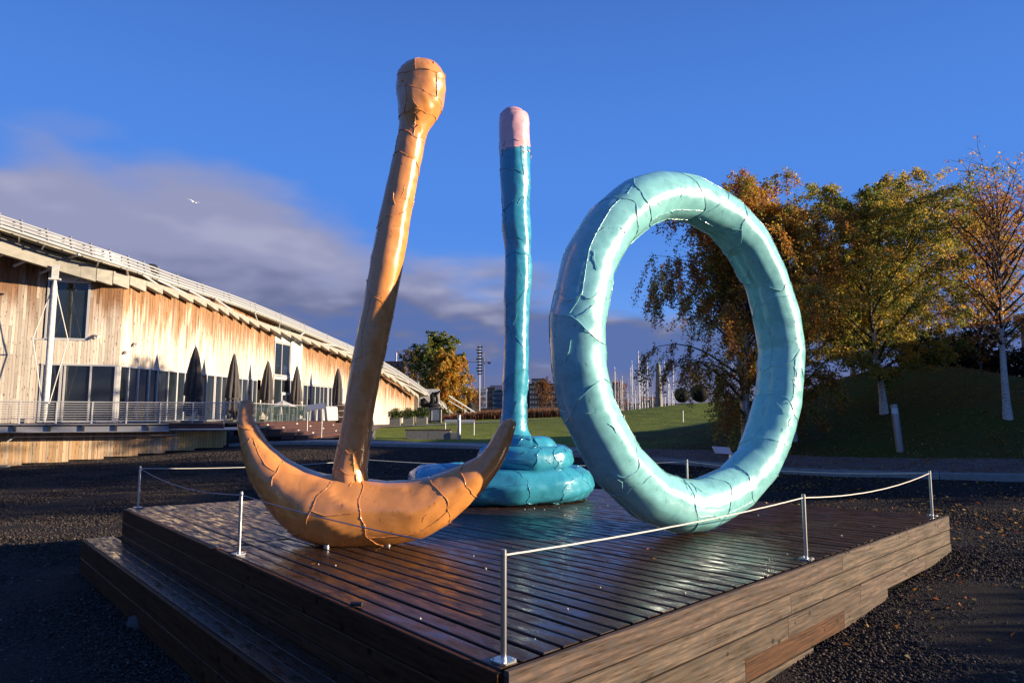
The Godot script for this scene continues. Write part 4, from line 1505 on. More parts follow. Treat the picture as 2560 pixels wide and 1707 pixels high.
	for c in [[0.24, 1.475, -12.02, 0.64, 0.60, 0.222, 9, 211], [-0.19, 1.035, -12.25, 1.37, 1.02, 0.288, 14, 213]]:
		t = Tube.new()
		t.lump = noise(c[7] + 50, 0.11, 3)
		t.lump_amt = 0.07
		t.chord = 0.8
		t.facet = 0.7
		t.sides = 7
		line = PackedVector3Array()
		rad = PackedFloat32Array()
		for i in int(c[6]):
			var a: float = TAU * (i + rng.randf_range(-0.2, 0.2)) / c[6]
			line.append(Vector3(c[0] + cos(a) * c[3], c[1] + rng.randf_range(-0.01, 0.015), c[2] + sin(a) * c[4]))
			rad.append(c[5] * rng.randf_range(0.93, 1.05))
		t.setup(line, rad, true, Vector3.UP)
		welded(staff, t, func(_p): return [M.blue, M.blue_seam], 4, c[7], 0.02, 0.05, 0.3, [], 4)

func _tube_of(rows: Array, z: float, chord: float, ref: Vector3, sd: int, lump: float) -> Tube:
	var t := Tube.new()
	t.lump = noise(sd, 0.16, 2)
	t.lump_amt = lump
	t.chord = chord
	var line := PackedVector3Array()
	var rad := PackedFloat32Array()
	for q in rows:
		line.append(Vector3(q[0], q[1], q[3] if q.size() > 3 else z))
		rad.append(q[2])
	t.setup(line, rad, false, ref)
	return t

func _cap(root: Node3D, t: Tube, u: int, m: Material):
	var b := MB.new()
	var mid := Vector3.ZERO
	for k in 16:
		mid += t.at(u, TAU * k / 16.0) / 16.0
	var inside := t.at(u + (0.6 if u == 0 else -0.6), 0.0).lerp(t.at(u + (0.6 if u == 0 else -0.6), PI), 0.5)
	var out := (mid - inside).normalized()
	for k in 16:
		b.tri(mid + out * 0.02, t.at(u, TAU * k / 16.0), t.at(u, TAU * (k + 1) / 16.0), out)
	put("end_plate", b, m, root)

# ---------------------------------------------------------------- timber platform
const DY := 0.75
var dA := Vector3(-6.09, DY, -11.0)
var dN := Vector3(-0.05, DY, -4.09)
var dR := Vector3(6.30, DY, -10.14)
var dC := Vector3(0.16, DY, -15.04)

func platform():
	var deck := thing("timber_platform", "broad dark wet timber deck with pale plank sides that carries the sculptures", "platform")
	var n := 48
	var grey := noise(121, 0.5, 2)
	for i in n:
		var t := (i + 0.5) / n
		var a := dA.lerp(dC, t)
		var b := dN.lerp(dR, t)
		var u := (b - a).normalized()
		b -= u * 0.045
		var w := dA.distance_to(dC) / n * lerpf(0.9, 0.9, t)
		var wb := dN.distance_to(dR) / n
		var width := (w + wb) * 0.5 * sin(acos(clampf(absf(u.dot((dR - dN).normalized())), 0, 1)))
		var m := MB.new()
		var k := rng.randf_range(0.72, 1.25)
		# dry, greyer boards towards the right-hand side
		var dry := smoothstep(0.35, 1.0, t) * 0.5
		m.col = Color(k * (1.0 + dry * 0.15), k * (1.0 + dry * 0.2), k * (1.0 + dry * 0.25))
		var sag := rng.randf_range(-0.003, 0.003)
		m.bar(a + Vector3(0, -0.017 + sag, 0), b + Vector3(0, -0.017 + sag, 0), width - 0.012, 0.034, Vector3.UP, 0.006, Vector2(rng.randf() * 5.0, rng.randf() * 5.0))
		put("plank", m, M.deck, deck)
	# dark joists' backing so that no light comes through the gaps
	var ub := MB.new()
	ub.quad(dA - Vector3(0, 0.09, 0), dN - Vector3(0, 0.09, 0), dR - Vector3(0, 0.09, 0), dC - Vector3(0, 0.09, 0), Vector3.UP)
	ub.quad(dA - Vector3(0, 0.14, 0), dN - Vector3(0, 0.14, 0), dR - Vector3(0, 0.14, 0), dC - Vector3(0, 0.14, 0), Vector3.DOWN)
	put("under_frame", ub, M.black, deck)
	# right-hand side: rows of pale boards with butt joints
	var dir := (dR - dN).normalized()
	var out := Vector3(-dir.z, 0, dir.x)
	if out.z < 0:
		out = -out
	var full := dN.distance_to(dR)
	var rows := [[0.195, 0.0, [0.0, 0.55, 0.79, 1.0]], [0.195, -0.004, [0.0, 0.41, 1.0]], [0.19, 0.002, [0.0, 0.40, 0.60, 0.86, 1.0]], [0.19, -0.010, [0.0, 0.31, 0.55, 0.70]], [0.18, -0.004, [0.0, 0.22, 0.46]]]
	var y := DY + 0.012
	for r in rows.size():
		var h: float = rows[r][0]
		var cuts: Array = rows[r][2]
		for k in cuts.size() - 1:
			var m := MB.new()
			var g := rng.randf_range(0.82, 1.15)
			m.col = Color(g, g * rng.randf_range(0.94, 1.0), g * rng.randf_range(0.90, 1.0))
			if r == 3 and k == 1:
				m.col = Color(0.72, 0.42, 0.25)
			var p0: Vector3 = dN + dir * (full * cuts[k] + 0.003) + out * (0.022 + rows[r][1])
			var p1: Vector3 = dN + dir * (full * cuts[k + 1] - 0.003) + out * (0.022 + rows[r][1])
			p0.y = y - h / 2
			p1.y = y - h / 2
			m.bar(p0, p1, 0.045, h - 0.008 - (0.006 if r == 1 else 0.0), Vector3.UP, 0.005, Vector2(rng.randf() * 6.0, rng.randf() * 6.0))
			put("side_board", m, M.fascia, deck)
		y -= h
	# left-hand side: broad dark boards
	dir = (dN - dA).normalized()
	var lout := Vector3(-dir.z, 0, dir.x)
	if lout.z < 0:
		lout = -lout
	y = DY - 0.002
	for r in 5:
		var h := 0.20
		for cut in [[0.0, 0.47], [0.47, 1.0]] if r % 2 else [[0.0, 0.72], [0.72, 1.0]]:
			var m := MB.new()
			var g := rng.randf_range(0.85, 1.2)
			m.col = Color(g, g, g)
			var p0: Vector3 = dA.lerp(dN, cut[0]) + dir * 0.002 + lout * 0.022
			var p1: Vector3 = dA.lerp(dN, cut[1]) - dir * 0.002 + lout * (0.022 + 0.0)
			p0.y = y - h / 2; p1.y = y - h / 2
			m.bar(p0, p1, 0.045, h - 0.005, Vector3.UP, 0.008, Vector2(rng.randf() * 6.0, rng.randf() * 6.0))
			put("front_board", m, M.dark_fascia, deck)
		y -= h
	# back sides, plainer
	for q in [[dA, dC], [dC, dR]]:
		for r in 4:
			var m := MB.new()
			m.col = Color(0.9, 0.9, 0.9)
			m.bar(q[0] - Vector3(0, 0.13 + r * 0.2, 0), q[1] - Vector3(0, 0.13 + r * 0.2, 0), 0.045, 0.19)
			put("back_board", m, M.dark_fascia, deck)
	# corner of the near edge: end grain strip
	# --- the lower step along the left side
	var step := thing("timber_step", "long dark timber step hanging along the left side of the deck", "step")
	var sy := 0.265
	var off := 0.0
	var s0 := dA - dir * 0.50
	var s1 := dN + dir * 2.4
	for k in 3:
		var m := MB.new()
		var g := rng.randf_range(0.75, 1.2)
		m.col = Color(g, g, g)
		var c := lout * (0.05 + 0.135 * (k + 0.5))
		m.bar(Vector3(s0.x, sy - 0.02, s0.z) + c, Vector3(s1.x, sy - 0.02, s1.z) + c, 0.128, 0.04, Vector3.UP, 0.003, Vector2(rng.randf() * 6.0, rng.randf() * 6.0))
		put("plank", m, M.deck, step)
	var face := lout * (0.05 + 0.135 * 3 + 0.02)
	for q in [[0.0, 0.275, 0.0], [0.28, 0.24, -0.006], [0.525, 0.10, -0.02]]:
		var m := MB.new()
		var g := rng.randf_range(0.85, 1.2)
		m.col = Color(g, g, g)
		m.bar(Vector3(s0.x, sy - 0.004 - q[0] - q[1] / 2, s0.z) + face + lout * q[2], Vector3(s1.x, sy - 0.004 - q[0] - q[1] / 2, s1.z) + face + lout * q[2], 0.045, q[1] - 0.006, Vector3.UP, 0.008, Vector2(rng.randf() * 6.0, rng.randf() * 6.0))
		put("face_board", m, M.dark_fascia, step)
	# the step's far end
	for q in [[0.0, 0.275], [0.28, 0.24]]:
		var m := MB.new()
		m.col = Color(0.9, 0.9, 0.9)
		var p := Vector3(s0.x, sy - 0.004 - q[0] - q[1] / 2, s0.z) - dir * 0.01
		m.bar(p + lout * 0.06, p + face, 0.04, q[1] - 0.006, Vector3.UP, 0.006)
		put("end_board", m, M.dark_fascia, step)
	var m2 := MB.new()
	m2.bar(Vector3(s0.x, -0.2, s0.z) + lout * 0.1 + dir * 1.5, Vector3(s1.x, -0.2, s1.z) + lout * 0.1, 0.2, 0.75)
	put("bearer", m2, M.black, step)
	# concrete pads
	for q in [3.6]:
		var p: Vector3 = s0 + dir * q + lout * 0.30
		var cb := thing("concrete_pad", "rough dark concrete pad in the gravel under the step", "foundation", Vector3(p.x, gy(p.x, p.z) - 0.05, p.z))
		var b := MB.new()
		b.ball(Vector3(0, 0.02, 0), Vector3(0.28, 0.2, 0.28), 9, 6, 0.35, noise(131, 0.25, 2))
		put("pad", b, mat(Color(0.05, 0.047, 0.043), 0.9), cb)

# ---------------------------------------------------------------- rope barrier
func barriers():
	var spots := [Vector3(-5.93, DY, -11.05), Vector3(-2.88, DY, -7.40), Vector3(-0.05, DY, -4.25), Vector3(3.0, DY, -7.16), Vector3(6.12, DY, -10.16), Vector3(-2.77, DY, -13.2), Vector3(3.21, DY, -12.7)]
	var labels := ["steel rope post at the far left corner of the deck", "steel rope post on the deck's left edge in front of the orange anchor", "nearest steel rope post at the front corner of the deck", "steel rope post on the right edge in front of the ring", "steel rope post at the far right corner of the deck", "steel rope post behind the orange shaft on the back edge", "steel rope post on the back edge seen through the ring"]
	var first: Node3D = null
	for i in spots.size():
		if first == null:
			first = thing("rope_post", labels[0], "post", spots[0], "steel posts round the deck")
			var b := MB.new()
			b.prism(Vector3(0, 0.001, 0), Vector3(0, 0.013, 0), Vector3(0, 0, -1), MB.rect(0.13, 0.13, 0.02))
			put("base_plate", b, M.steel, first)
			b = MB.new()
			b.tube(PackedVector3Array([Vector3(0, 0.013, 0), Vector3(0, 0.645, 0), Vector3(0, 0.65, 0)]), PackedFloat32Array([0.0185, 0.0185, 0.014]), 20)
			put("pole", b, M.steel, first)
			b = MB.new()
			b.tube(PackedVector3Array([Vector3(0, 0.605, 0), Vector3(0, 0.625, 0)]), PackedFloat32Array([0.0198, 0.0198]), 20)
			put("collar", b, M.dull_steel, first)
			for q in 4:
				b = MB.new()
				var p := Vector3(0.045 if q % 2 else -0.045, 0.013, 0.045 if q < 2 else -0.045)
				b.tube(PackedVector3Array([p, p + Vector3(0, 0.007, 0)]), PackedFloat32Array([0.008, 0.007]), 8)
				put("bolt", b, M.dull_steel, first)
		else:
			copy(first, spots[i], labels[i], [0, 0.72, -0.8, 0.8, 0.76, 0.58, 0.67][i])
	first.rotation.y = 0.7
	# ropes: [from, to, sag, radius, label]
	var ropes := [[0, 1, 0.10, 0.005, "dark slack cable between the far left corner post and the post before the anchor", "wire"], [1, 2, 0.035, 0.005, "dark cable in front of the orange anchor running to the nearest post", "wire"], [2, 3, 0.03, 0.0065, "pale rope from the nearest post up to the post before the ring", "rope"], [3, 4, 0.085, 0.0065, "pale sagging rope to the far right corner post", "rope"], [0, 5, 0.05, 0.006, "pale rope along the back from the far left corner to the shaft", "rope"], [5, 6, 0.10, 0.006, "pale rope along the back edge behind the blue coil", "rope"], [6, 4, 0.08, 0.006, "pale rope along the back edge to the far right corner", "rope"]]
	for r in ropes:
		var a: Vector3 = spots[r[0]] + Vector3(0, 0.615, 0)
		var b: Vector3 = spots[r[1]] + Vector3(0, 0.615, 0)
		var p := PackedVector3Array()
		var rr := PackedFloat32Array()
		for k in 41:
			var t := k / 40.0
			p.append(a.lerp(b, t) - Vector3(0, r[2] * 4.0 * t * (1 - t) + rng.randf_range(-0.001, 0.001), 0))
			rr.append(r[3])
		var m := MB.new()
		m.tube(p, rr, 6)
		var o := put("rope", m, M[r[5]])
		tag(o, r[4], "rope", "ropes round the deck")

# ---------------------------------------------------------------- things on the lawn
func on_ground(x: float, z: float, lift := 0.1) -> Vector3:
	return Vector3(x, gy(x, z) + lift, z)

func lawn_things():
	# low concrete benches with timber tops
	var b := MB.new()
	var be := thing("bench", "low concrete bench with a dark timber top by the path", "bench", on_ground(-4.85, -40.4, 0.02))
	for q in 2:
		b = MB.new()
		b.box(Vector3(-0.68 + q * 1.3, 0.28, 0), Vector3(1.28, 0.56, 0.6), 0.015)
		put("concrete_block", b, M.concrete, be)
	b = MB.new()
	b.box(Vector3(1.55, 0.24, 0.05), Vector3(0.55, 0.48, 0.6), 0.015)
	put("concrete_block", b, M.concrete, be)
	for q in 4:
		b = MB.new()
		b.box(Vector3(-0.05, 0.62, -0.24 + q * 0.16), Vector3(2.7, 0.07, 0.145), 0.01)
		put("slat", b, M.red_wood, be)
	b = MB.new()
	b.pipe(Vector3(0.9, 0.5, -0.35), Vector3(0.9, 1.15, -0.35), 0.03, 6)
	b.pipe(Vector3(2.6, 0.3, -0.35), Vector3(2.6, 1.15, -0.35), 0.03, 6)
	b.bar(Vector3(0.85, 1.15, -0.35), Vector3(2.65, 1.15, -0.35), 0.08, 0.14)
	put("backrest", b, M.light_metal, be)
	var bl := thing("concrete_block", "short pale concrete block with timber top beside the orange shaft", "bench", on_ground(-8.6, -39.2, 0.02))
	b = MB.new()
	b.box(Vector3(0, 0.28, 0), Vector3(1.5, 0.56, 0.7), 0.02)
	put("block", b, M.concrete, bl)
	for q in 4:
		b = MB.new()
		b.box(Vector3(0, 0.61, -0.24 + q * 0.16), Vector3(0.95, 0.05, 0.13), 0.01)
		put("slat", b, M.red_wood, bl)
	# light bollards
	var bo := thing("light_bollard", "slim steel light bollard standing by the concrete bench", "bollard", on_ground(-3.05, -39.6, 0.02), "steel light bollards")
	b = MB.new()
	b.tube(PackedVector3Array([Vector3(0, 0, 0), Vector3(0, 1.22, 0)]), PackedFloat32Array([0.115, 0.115]), 16)
	put("tube", b, M.dull_steel, bo)
	b = MB.new()
	b.tube(PackedVector3Array([Vector3(0, 1.22, 0), Vector3(0, 1.40, 0)]), PackedFloat32Array([0.095, 0.095]), 16)
	put("lens", b, M.pale, bo)
	b = MB.new()
	b.tube(PackedVector3Array([Vector3(0, 1.40, 0), Vector3(0, 1.50, 0)]), PackedFloat32Array([0.115, 0.105]), 16)
	put("cap", b, M.dull_steel, bo)
	var b2 := copy(bo, Vector3(11.8, 0.93, -20.8), "leaning steel light bollard on the shaded grass bank at the right")
	b2.position = on_ground(11.75, -20.9, 0.05)
	b2.rotation.z = 0.075
	# pale information stand on thin legs
	var st := thing("information_stand", "tilted pale information panel on two thin legs by the terrace", "sign", on_ground(-11.9, -41.5, 0.1))
	b = MB.new()
	b.pipe(Vector3(-0.45, 0, 0), Vector3(-0.45, 1.85, 0), 0.025, 6)
	b.pipe(Vector3(0.4, 0, -0.1), Vector3(0.4, 1.75, -0.1), 0.025, 6)
	put("legs", b, M.light_metal, st)
	b = MB.new()
	b.bar(Vector3(-0.5, 1.78, 0.1), Vector3(0.55, 1.95, -0.2), 0.55, 0.04, Vector3(0.1, 1, 0.8))
	put("panel", b, M.grey_metal, st)
	# small sign on the gravel behind the ring
	var sg := thing("sign_stand", "small tilted sign plate on a post at the deck's back edge", "sign", Vector3(4.35, gy(4.35, -13.8), -13.8))
	b = MB.new()
	b.bar(Vector3(0, 0.0, 0), Vector3(0.0, 1.30, 0), 0.04, 0.02, Vector3(0, 0, 1))
	put("post", b, M.light_metal, sg)
	b = MB.new()
	b.bar(Vector3(-0.32, 1.32, 0), Vector3(0.02, 1.30, 0), 0.28, 0.012, Vector3(0.0, 1, 0.5))
	put("plate", b, M.dull_steel, sg)
	# black figure group on a white plinth
	var sc := thing("figure_sculpture", "black abstract figure group on a framed white plinth by the museum's far end", "sculpture", on_ground(-8.6, -72.0))
	sc.scale = Vector3.ONE * 0.72
	b = MB.new()
	b.box(Vector3(0, 1.1, 0), Vector3(3.2, 2.0, 1.8), 0.03)
	put("plinth", b, M.white, sc)
	for q in 4:
		b = MB.new()
		b.box(Vector3(-1.6 + (q % 2) * 3.2, 1.0, -0.9 if q < 2 else 0.92), Vector3(0.24, 2.0, 0.2))
		put("leg", b, M.black_metal, sc)
	b = MB.new()
	b.box(Vector3(0, 2.15, 0), Vector3(3.5, 0.22, 2.1), 0.03)
	b.box(Vector3(0, 0.35, 0.95), Vector3(3.4, 0.16, 0.1))
	b.box(Vector3(0.2, 1.0, 0.96), Vector3(0.2, 2.0, 0.1))
	put("frame", b, M.black_metal, sc)
	b = MB.new()
	var fz := noise(141, 0.3, 2)
	b.ball(Vector3(-0.95, 2.9, 0), Vector3(0.55, 0.75, 0.5), 9, 7, 0.5, fz)
	b.ball(Vector3(0.0, 2.65, 0), Vector3(1.5, 0.35, 0.6), 10, 6, 0.4, fz)
	b.tube(PackedVector3Array([Vector3(0.2, 2.4, 0), Vector3(0.35, 3.3, 0), Vector3(0.25, 4.1, 0), Vector3(0.5, 4.5, 0)]), PackedFloat32Array([0.45, 0.38, 0.30, 0.2]), 8)
	b.tube(PackedVector3Array([Vector3(0.3, 3.7, 0), Vector3(0.9, 4.3, 0), Vector3(1.45, 4.75, 0)]), PackedFloat32Array([0.25, 0.2, 0.1]), 7)
	b.tube(PackedVector3Array([Vector3(0.8, 2.5, 0), Vector3(1.0, 3.4, 0), Vector3(0.8, 4.6, 0)]), PackedFloat32Array([0.25, 0.22, 0.1]), 7)
	b.tube(PackedVector3Array([Vector3(0.6, 4.4, 0), Vector3(1.3, 4.4, 0)]), PackedFloat32Array([0.18, 0.1]), 7)
	put("figures", b, M.black, sc)
	# marker posts, dark globes and a tapered pylon on the grassy rise
	for q in [[7.35, -45.0, "left thin white marker post on the lawn, seen through the ring"], [11.2, -45.0, "right thin white marker post on the lawn, seen through the ring"]]:
		b = MB.new()
		var p := on_ground(q[0], q[1])
		b.pipe(p, p + Vector3(0, 0.75, 0), 0.035, 8)
		tag(put("marker_post", b, M.pale), q[2], "post")
	for q in [[14.9, -60.0, 0.66, "left dark globe behind the grassy rise, beside the pylon"], [16.6, -60.5, 0.82, "right dark globe behind the grassy rise, under the birch"]]:
		b = MB.new()
		b.ball(on_ground(q[0], q[1], 0.6 + q[2] * 0.5), Vector3.ONE * q[2], 20, 14, 0.04, noise(143, 0.15, 2))
		tag(put("dark_globe", b, M.black), q[3], "globe", "dark globes behind the rise")
	b = MB.new()
	var pp := on_ground(13.3, -62.0)
	b.tube(PackedVector3Array([pp, pp + Vector3(0, 3.6, 0), pp + Vector3(0, 4.0, 0)]), PackedFloat32Array([0.36, 0.21, 0.16]), 4)
	b.pipe(pp + Vector3(0, 4.0, 0), pp + Vector3(0, 4.7, 0), 0.035)
	tag(put("pylon", b, M.concrete), "pale tapered concrete pylon with a thin spike on the rise", "pylon")
	# reeds along the shore
	var xf := []
	var cc := []
	for i in 9000:
		var x := rng.randf_range(-9.5, 8.0)
		var z := rng.randf_range(-83.0, -77.5)
		var h := rng.randf_range(0.45, 1.25) * (0.6 + 0.4 * smoothstep(-9.0, -2.0, x))
		var bs := Basis(Vector3.UP, rng.randf() * TAU) * Basis(Vector3.RIGHT, rng.randf_range(-0.25, 0.25))
		xf.append(Transform3D(bs.scaled(Vector3(0.6, h, 0.6)), on_ground(x, z, 0.05)))
		var k := rng.randf_range(0.6, 1.3)
		cc.append((Color(0.22, 0.13, 0.06) if rng.randf() < 0.5 + 0.03 * x else Color(0.17, 0.045, 0.02)) * k)
	var rd := MB.new()
	for q in 3:
		var a := q * 1.05
		var s := Vector3(cos(a), 0, sin(a)) * 0.08
		rd.tri(-s, s, Vector3(s.z, 1, s.x) * 1.0, Vector3(-s.z, 0, s.x))
	tag(scatter("reeds", rd.mesh(), M.leaf, xf, cc), "reddish brown reeds along the far shore of the lawn", "reeds")
	# hedge on the bank at the right and the unseen one added beside the gravel
	var hx := []
	var hc := []
	for i in 26000:
		var t := rng.randf()
		var x := lerpf(19.6, 31.0, t)
		var z := -34.0 + 2.2 * rng.randfn() * 0.5
		var top := 1.7 + 0.9 * smoothstep(0.0, 0.25, t) + 0.35 * sin(x * 2.3) 
		var y := gy(x, z) + rng.randf() * top
		hx.append(Transform3D(any_turn(), Vector3(x, y, z)))
		hc.append((Color(0.020, 0.018, 0.010) if rng.randf() < 0.8 else Color(0.05, 0.04, 0.02)) * rng.randf_range(0.6, 1.4))
	var hd := thing("hedge", "dense dark hedge along the top of the grass bank", "hedge")
	scatter("foliage", leaf_mesh(0.16), M.leaf, hx, hc, hd)
	b = MB.new()
	for i in 200:
		var x := lerpf(19.6, 31.0, rng.randf())
		var z := -34.0 + rng.randf_range(-0.8, 0.8)
		b.tube(PackedVector3Array([on_ground(x, z, 0), on_ground(x + rng.randf_range(-0.5, 0.5), z + rng.randf_range(-0.5, 0.5), rng.randf_range(1.2, 2.6))]), PackedFloat32Array([0.03, 0.008]), 4)
	put("stems", b, M.bark, hd, "stuff")
	# brown block of a house above the hedge at the right edge
	var ho := thing("brown_house", "plain brown rendered house block rising above the hedge", "building", Vector3(33.5, 0, -33.0))
	b = MB.new()
	b.box(Vector3(0, 3.6, 8.5), Vector3(13.0, 7.4, 23.0))  # block lengthened forward, out of view, to shade the bank
	put("wall", b, mat(Color(0.16, 0.12, 0.10), 0.85), ho)
	b = MB.new()
	b.box(Vector3(0, 7.42, 8.5), Vector3(13.4, 0.25, 23.4))
	put("roof", b, M.grey_metal, ho)
	# clipped hedge added out of view on the right to shade the gravel
	var h2 := thing("added_shade_hedge", "clipped dark green hedge added out of view to shade the gravel right of the deck", "hedge")
	hx = []
	hc = []
	var q0 := Vector3(8.0, 0, 5.0)
	var q1 := Vector3(23.0, 0, -10.2)
	for i in 30000:
		var p := q0.lerp(q1, rng.randf()) + Vector3(rng.randf_range(-0.5, 0.5), 0, rng.randf_range(-0.5, 0.5))
		hx.append(Transform3D(any_turn(), Vector3(p.x, gy(p.x, p.z) + rng.randf() * 2.45, p.z)))
		hc.append(Color(0.022, 0.040, 0.012) * rng.randf_range(0.6, 1.5))
	scatter("foliage", leaf_mesh(0.16), M.leaf, hx, hc, h2)
	b = MB.new()
	b.bar(q0 + Vector3(0, 1.15, 0), q1 + Vector3(0, 1.45, 0), 0.55, 2.2)
	put("stems", b, M.bark, h2)

# ---------------------------------------------------------------- trees
# called: name; h height; r crown radius; base: height where the crown starts; cols: leaf colours; weep 0..1
func birch(called: String, label: String, at: Vector3, h: float, r: float, base: float, leaves: int, size: float, cols: Array, weep: float, sd: int, lean := Vector3.ZERO, trunk_r := 0.14, white := true, top_heavy := 0.0) -> Node3D:
	var o := thing(called, label, "tree", at, "")
	var g := RandomNumberGenerator.new()
	g.seed = sd
	var pts := PackedVector3Array()
	var rr := PackedFloat32Array()
	for i in 13:
		var t := i / 12.0
		pts.append(Vector3(lean.x * t + 0.10 * sin(t * 5.0 + sd), h * 0.96 * t - (0.15 if i == 0 else 0.0), lean.z * t + 0.10 * sin(t * 4.0 + sd * 2.0)))
		rr.append(lerpf(trunk_r, 0.012, pow(t, 0.8)) * (1.25 if i == 0 else 1.0))
	var b := MB.new()
	b.tube(pts, rr, 10, false)
	put("trunk", b, M.birch if white else M.bark, o)
	var at_h := func(t: float) -> Vector3:
		var f := clampf(t, 0.0, 0.999) * 12.0
		var i := int(f)
		return pts[i].lerp(pts[i + 1], f - i)
	var br := MB.new()
	var twigs := []
	var limbs := 50
	for i in limbs:
		var t := lerpf(base / h, 0.97, pow(float(i) / limbs, 0.9))
		var s := (t - base / h) / (1.0 - base / h)
		var prof := pow(sin(PI * clampf(0.16 + s * 0.80, 0.0, 1.0)), 0.7)
		if top_heavy > 0.0:
			prof *= lerpf(1.0, 0.55 + 0.7 * s, top_heavy)
		var len := r * prof * g.randf_range(0.75, 1.15)
		var az := i * 2.399 + g.randf_range(-0.4, 0.4)
		var el := deg_to_rad(lerpf(38.0, 66.0, s) + g.randf_range(-10, 10))
		var d := Vector3(cos(az) * cos(el), sin(el), sin(az) * cos(el))
		var p: Vector3 = at_h.call(t)
		var lp := PackedVector3Array([p])
		var lr := PackedFloat32Array([lerpf(trunk_r * 0.42, 0.014, s)])
		var m := 7
		for k in m:
			d = (d + Vector3(g.randf_range(-0.14, 0.14), 0.02 - weep * 0.26 * float(k) / m * 2.0, g.randf_range(-0.14, 0.14))).normalized()
			p += d * len / m * 1.25
			lp.append(p)
			lr.append(lr[0] * (1.0 - (k + 1.0) / m) + 0.004)
			var n := 2 if k > 0 else 1
			for q in n:
				var ta := g.randf() * TAU
				var td := (d * 0.6 + Vector3(cos(ta), g.randf_range(-0.3, 0.5) - weep * 1.2, sin(ta)) * 0.8).normalized()
				var tl := len * g.randf_range(0.18, 0.38) * (1.0 - 0.4 * float(k) / m) * (1.0 + maxf(weep - 0.5, 0.0) * 1.6) + 0.25
				var tp := PackedVector3Array([p])
				var w := p
				for z in 4:
					td = (td + Vector3(g.randf_range(-0.2, 0.2), -weep * 0.35, g.randf_range(-0.2, 0.2))).normalized()
					w += td * tl / 4.0
					tp.append(w)
				twigs.append(tp)
				br.tube(tp, PackedFloat32Array([0.010, 0.008, 0.006, 0.004, 0.002]), 3, false)
		br.tube(lp, lr, 5, false)
	put("branches", br, M.bark, o)
	var nz := noise(sd, 0.55, 2)
	var xf := []
	var cc := []
	for i in leaves:
		var tp: PackedVector3Array = twigs[g.randi() % twigs.size()]
		var k := g.randi() % 4
		var p := tp[k].lerp(tp[k + 1], g.randf()) + Vector3(g.randfn(), g.randfn() - 0.3, g.randfn()) * 0.075
		var bs := Basis(Vector3(g.randfn(), g.randfn(), g.randfn() + 0.001).normalized(), g.randf() * TAU) * g.randf_range(0.7, 1.3)
		xf.append(Transform3D(bs, p))
		var q := clampf(0.5 + nz.get_noise_3dv(p * 1.2) * 1.3 + g.randfn() * 0.22, 0.0, 0.999) * cols.size()
		cc.append(cols[int(q)] * g.randf_range(0.7, 1.35))
	scatter("crown", leaf_mesh(size), M.leaf, xf, cc, o)
	return o

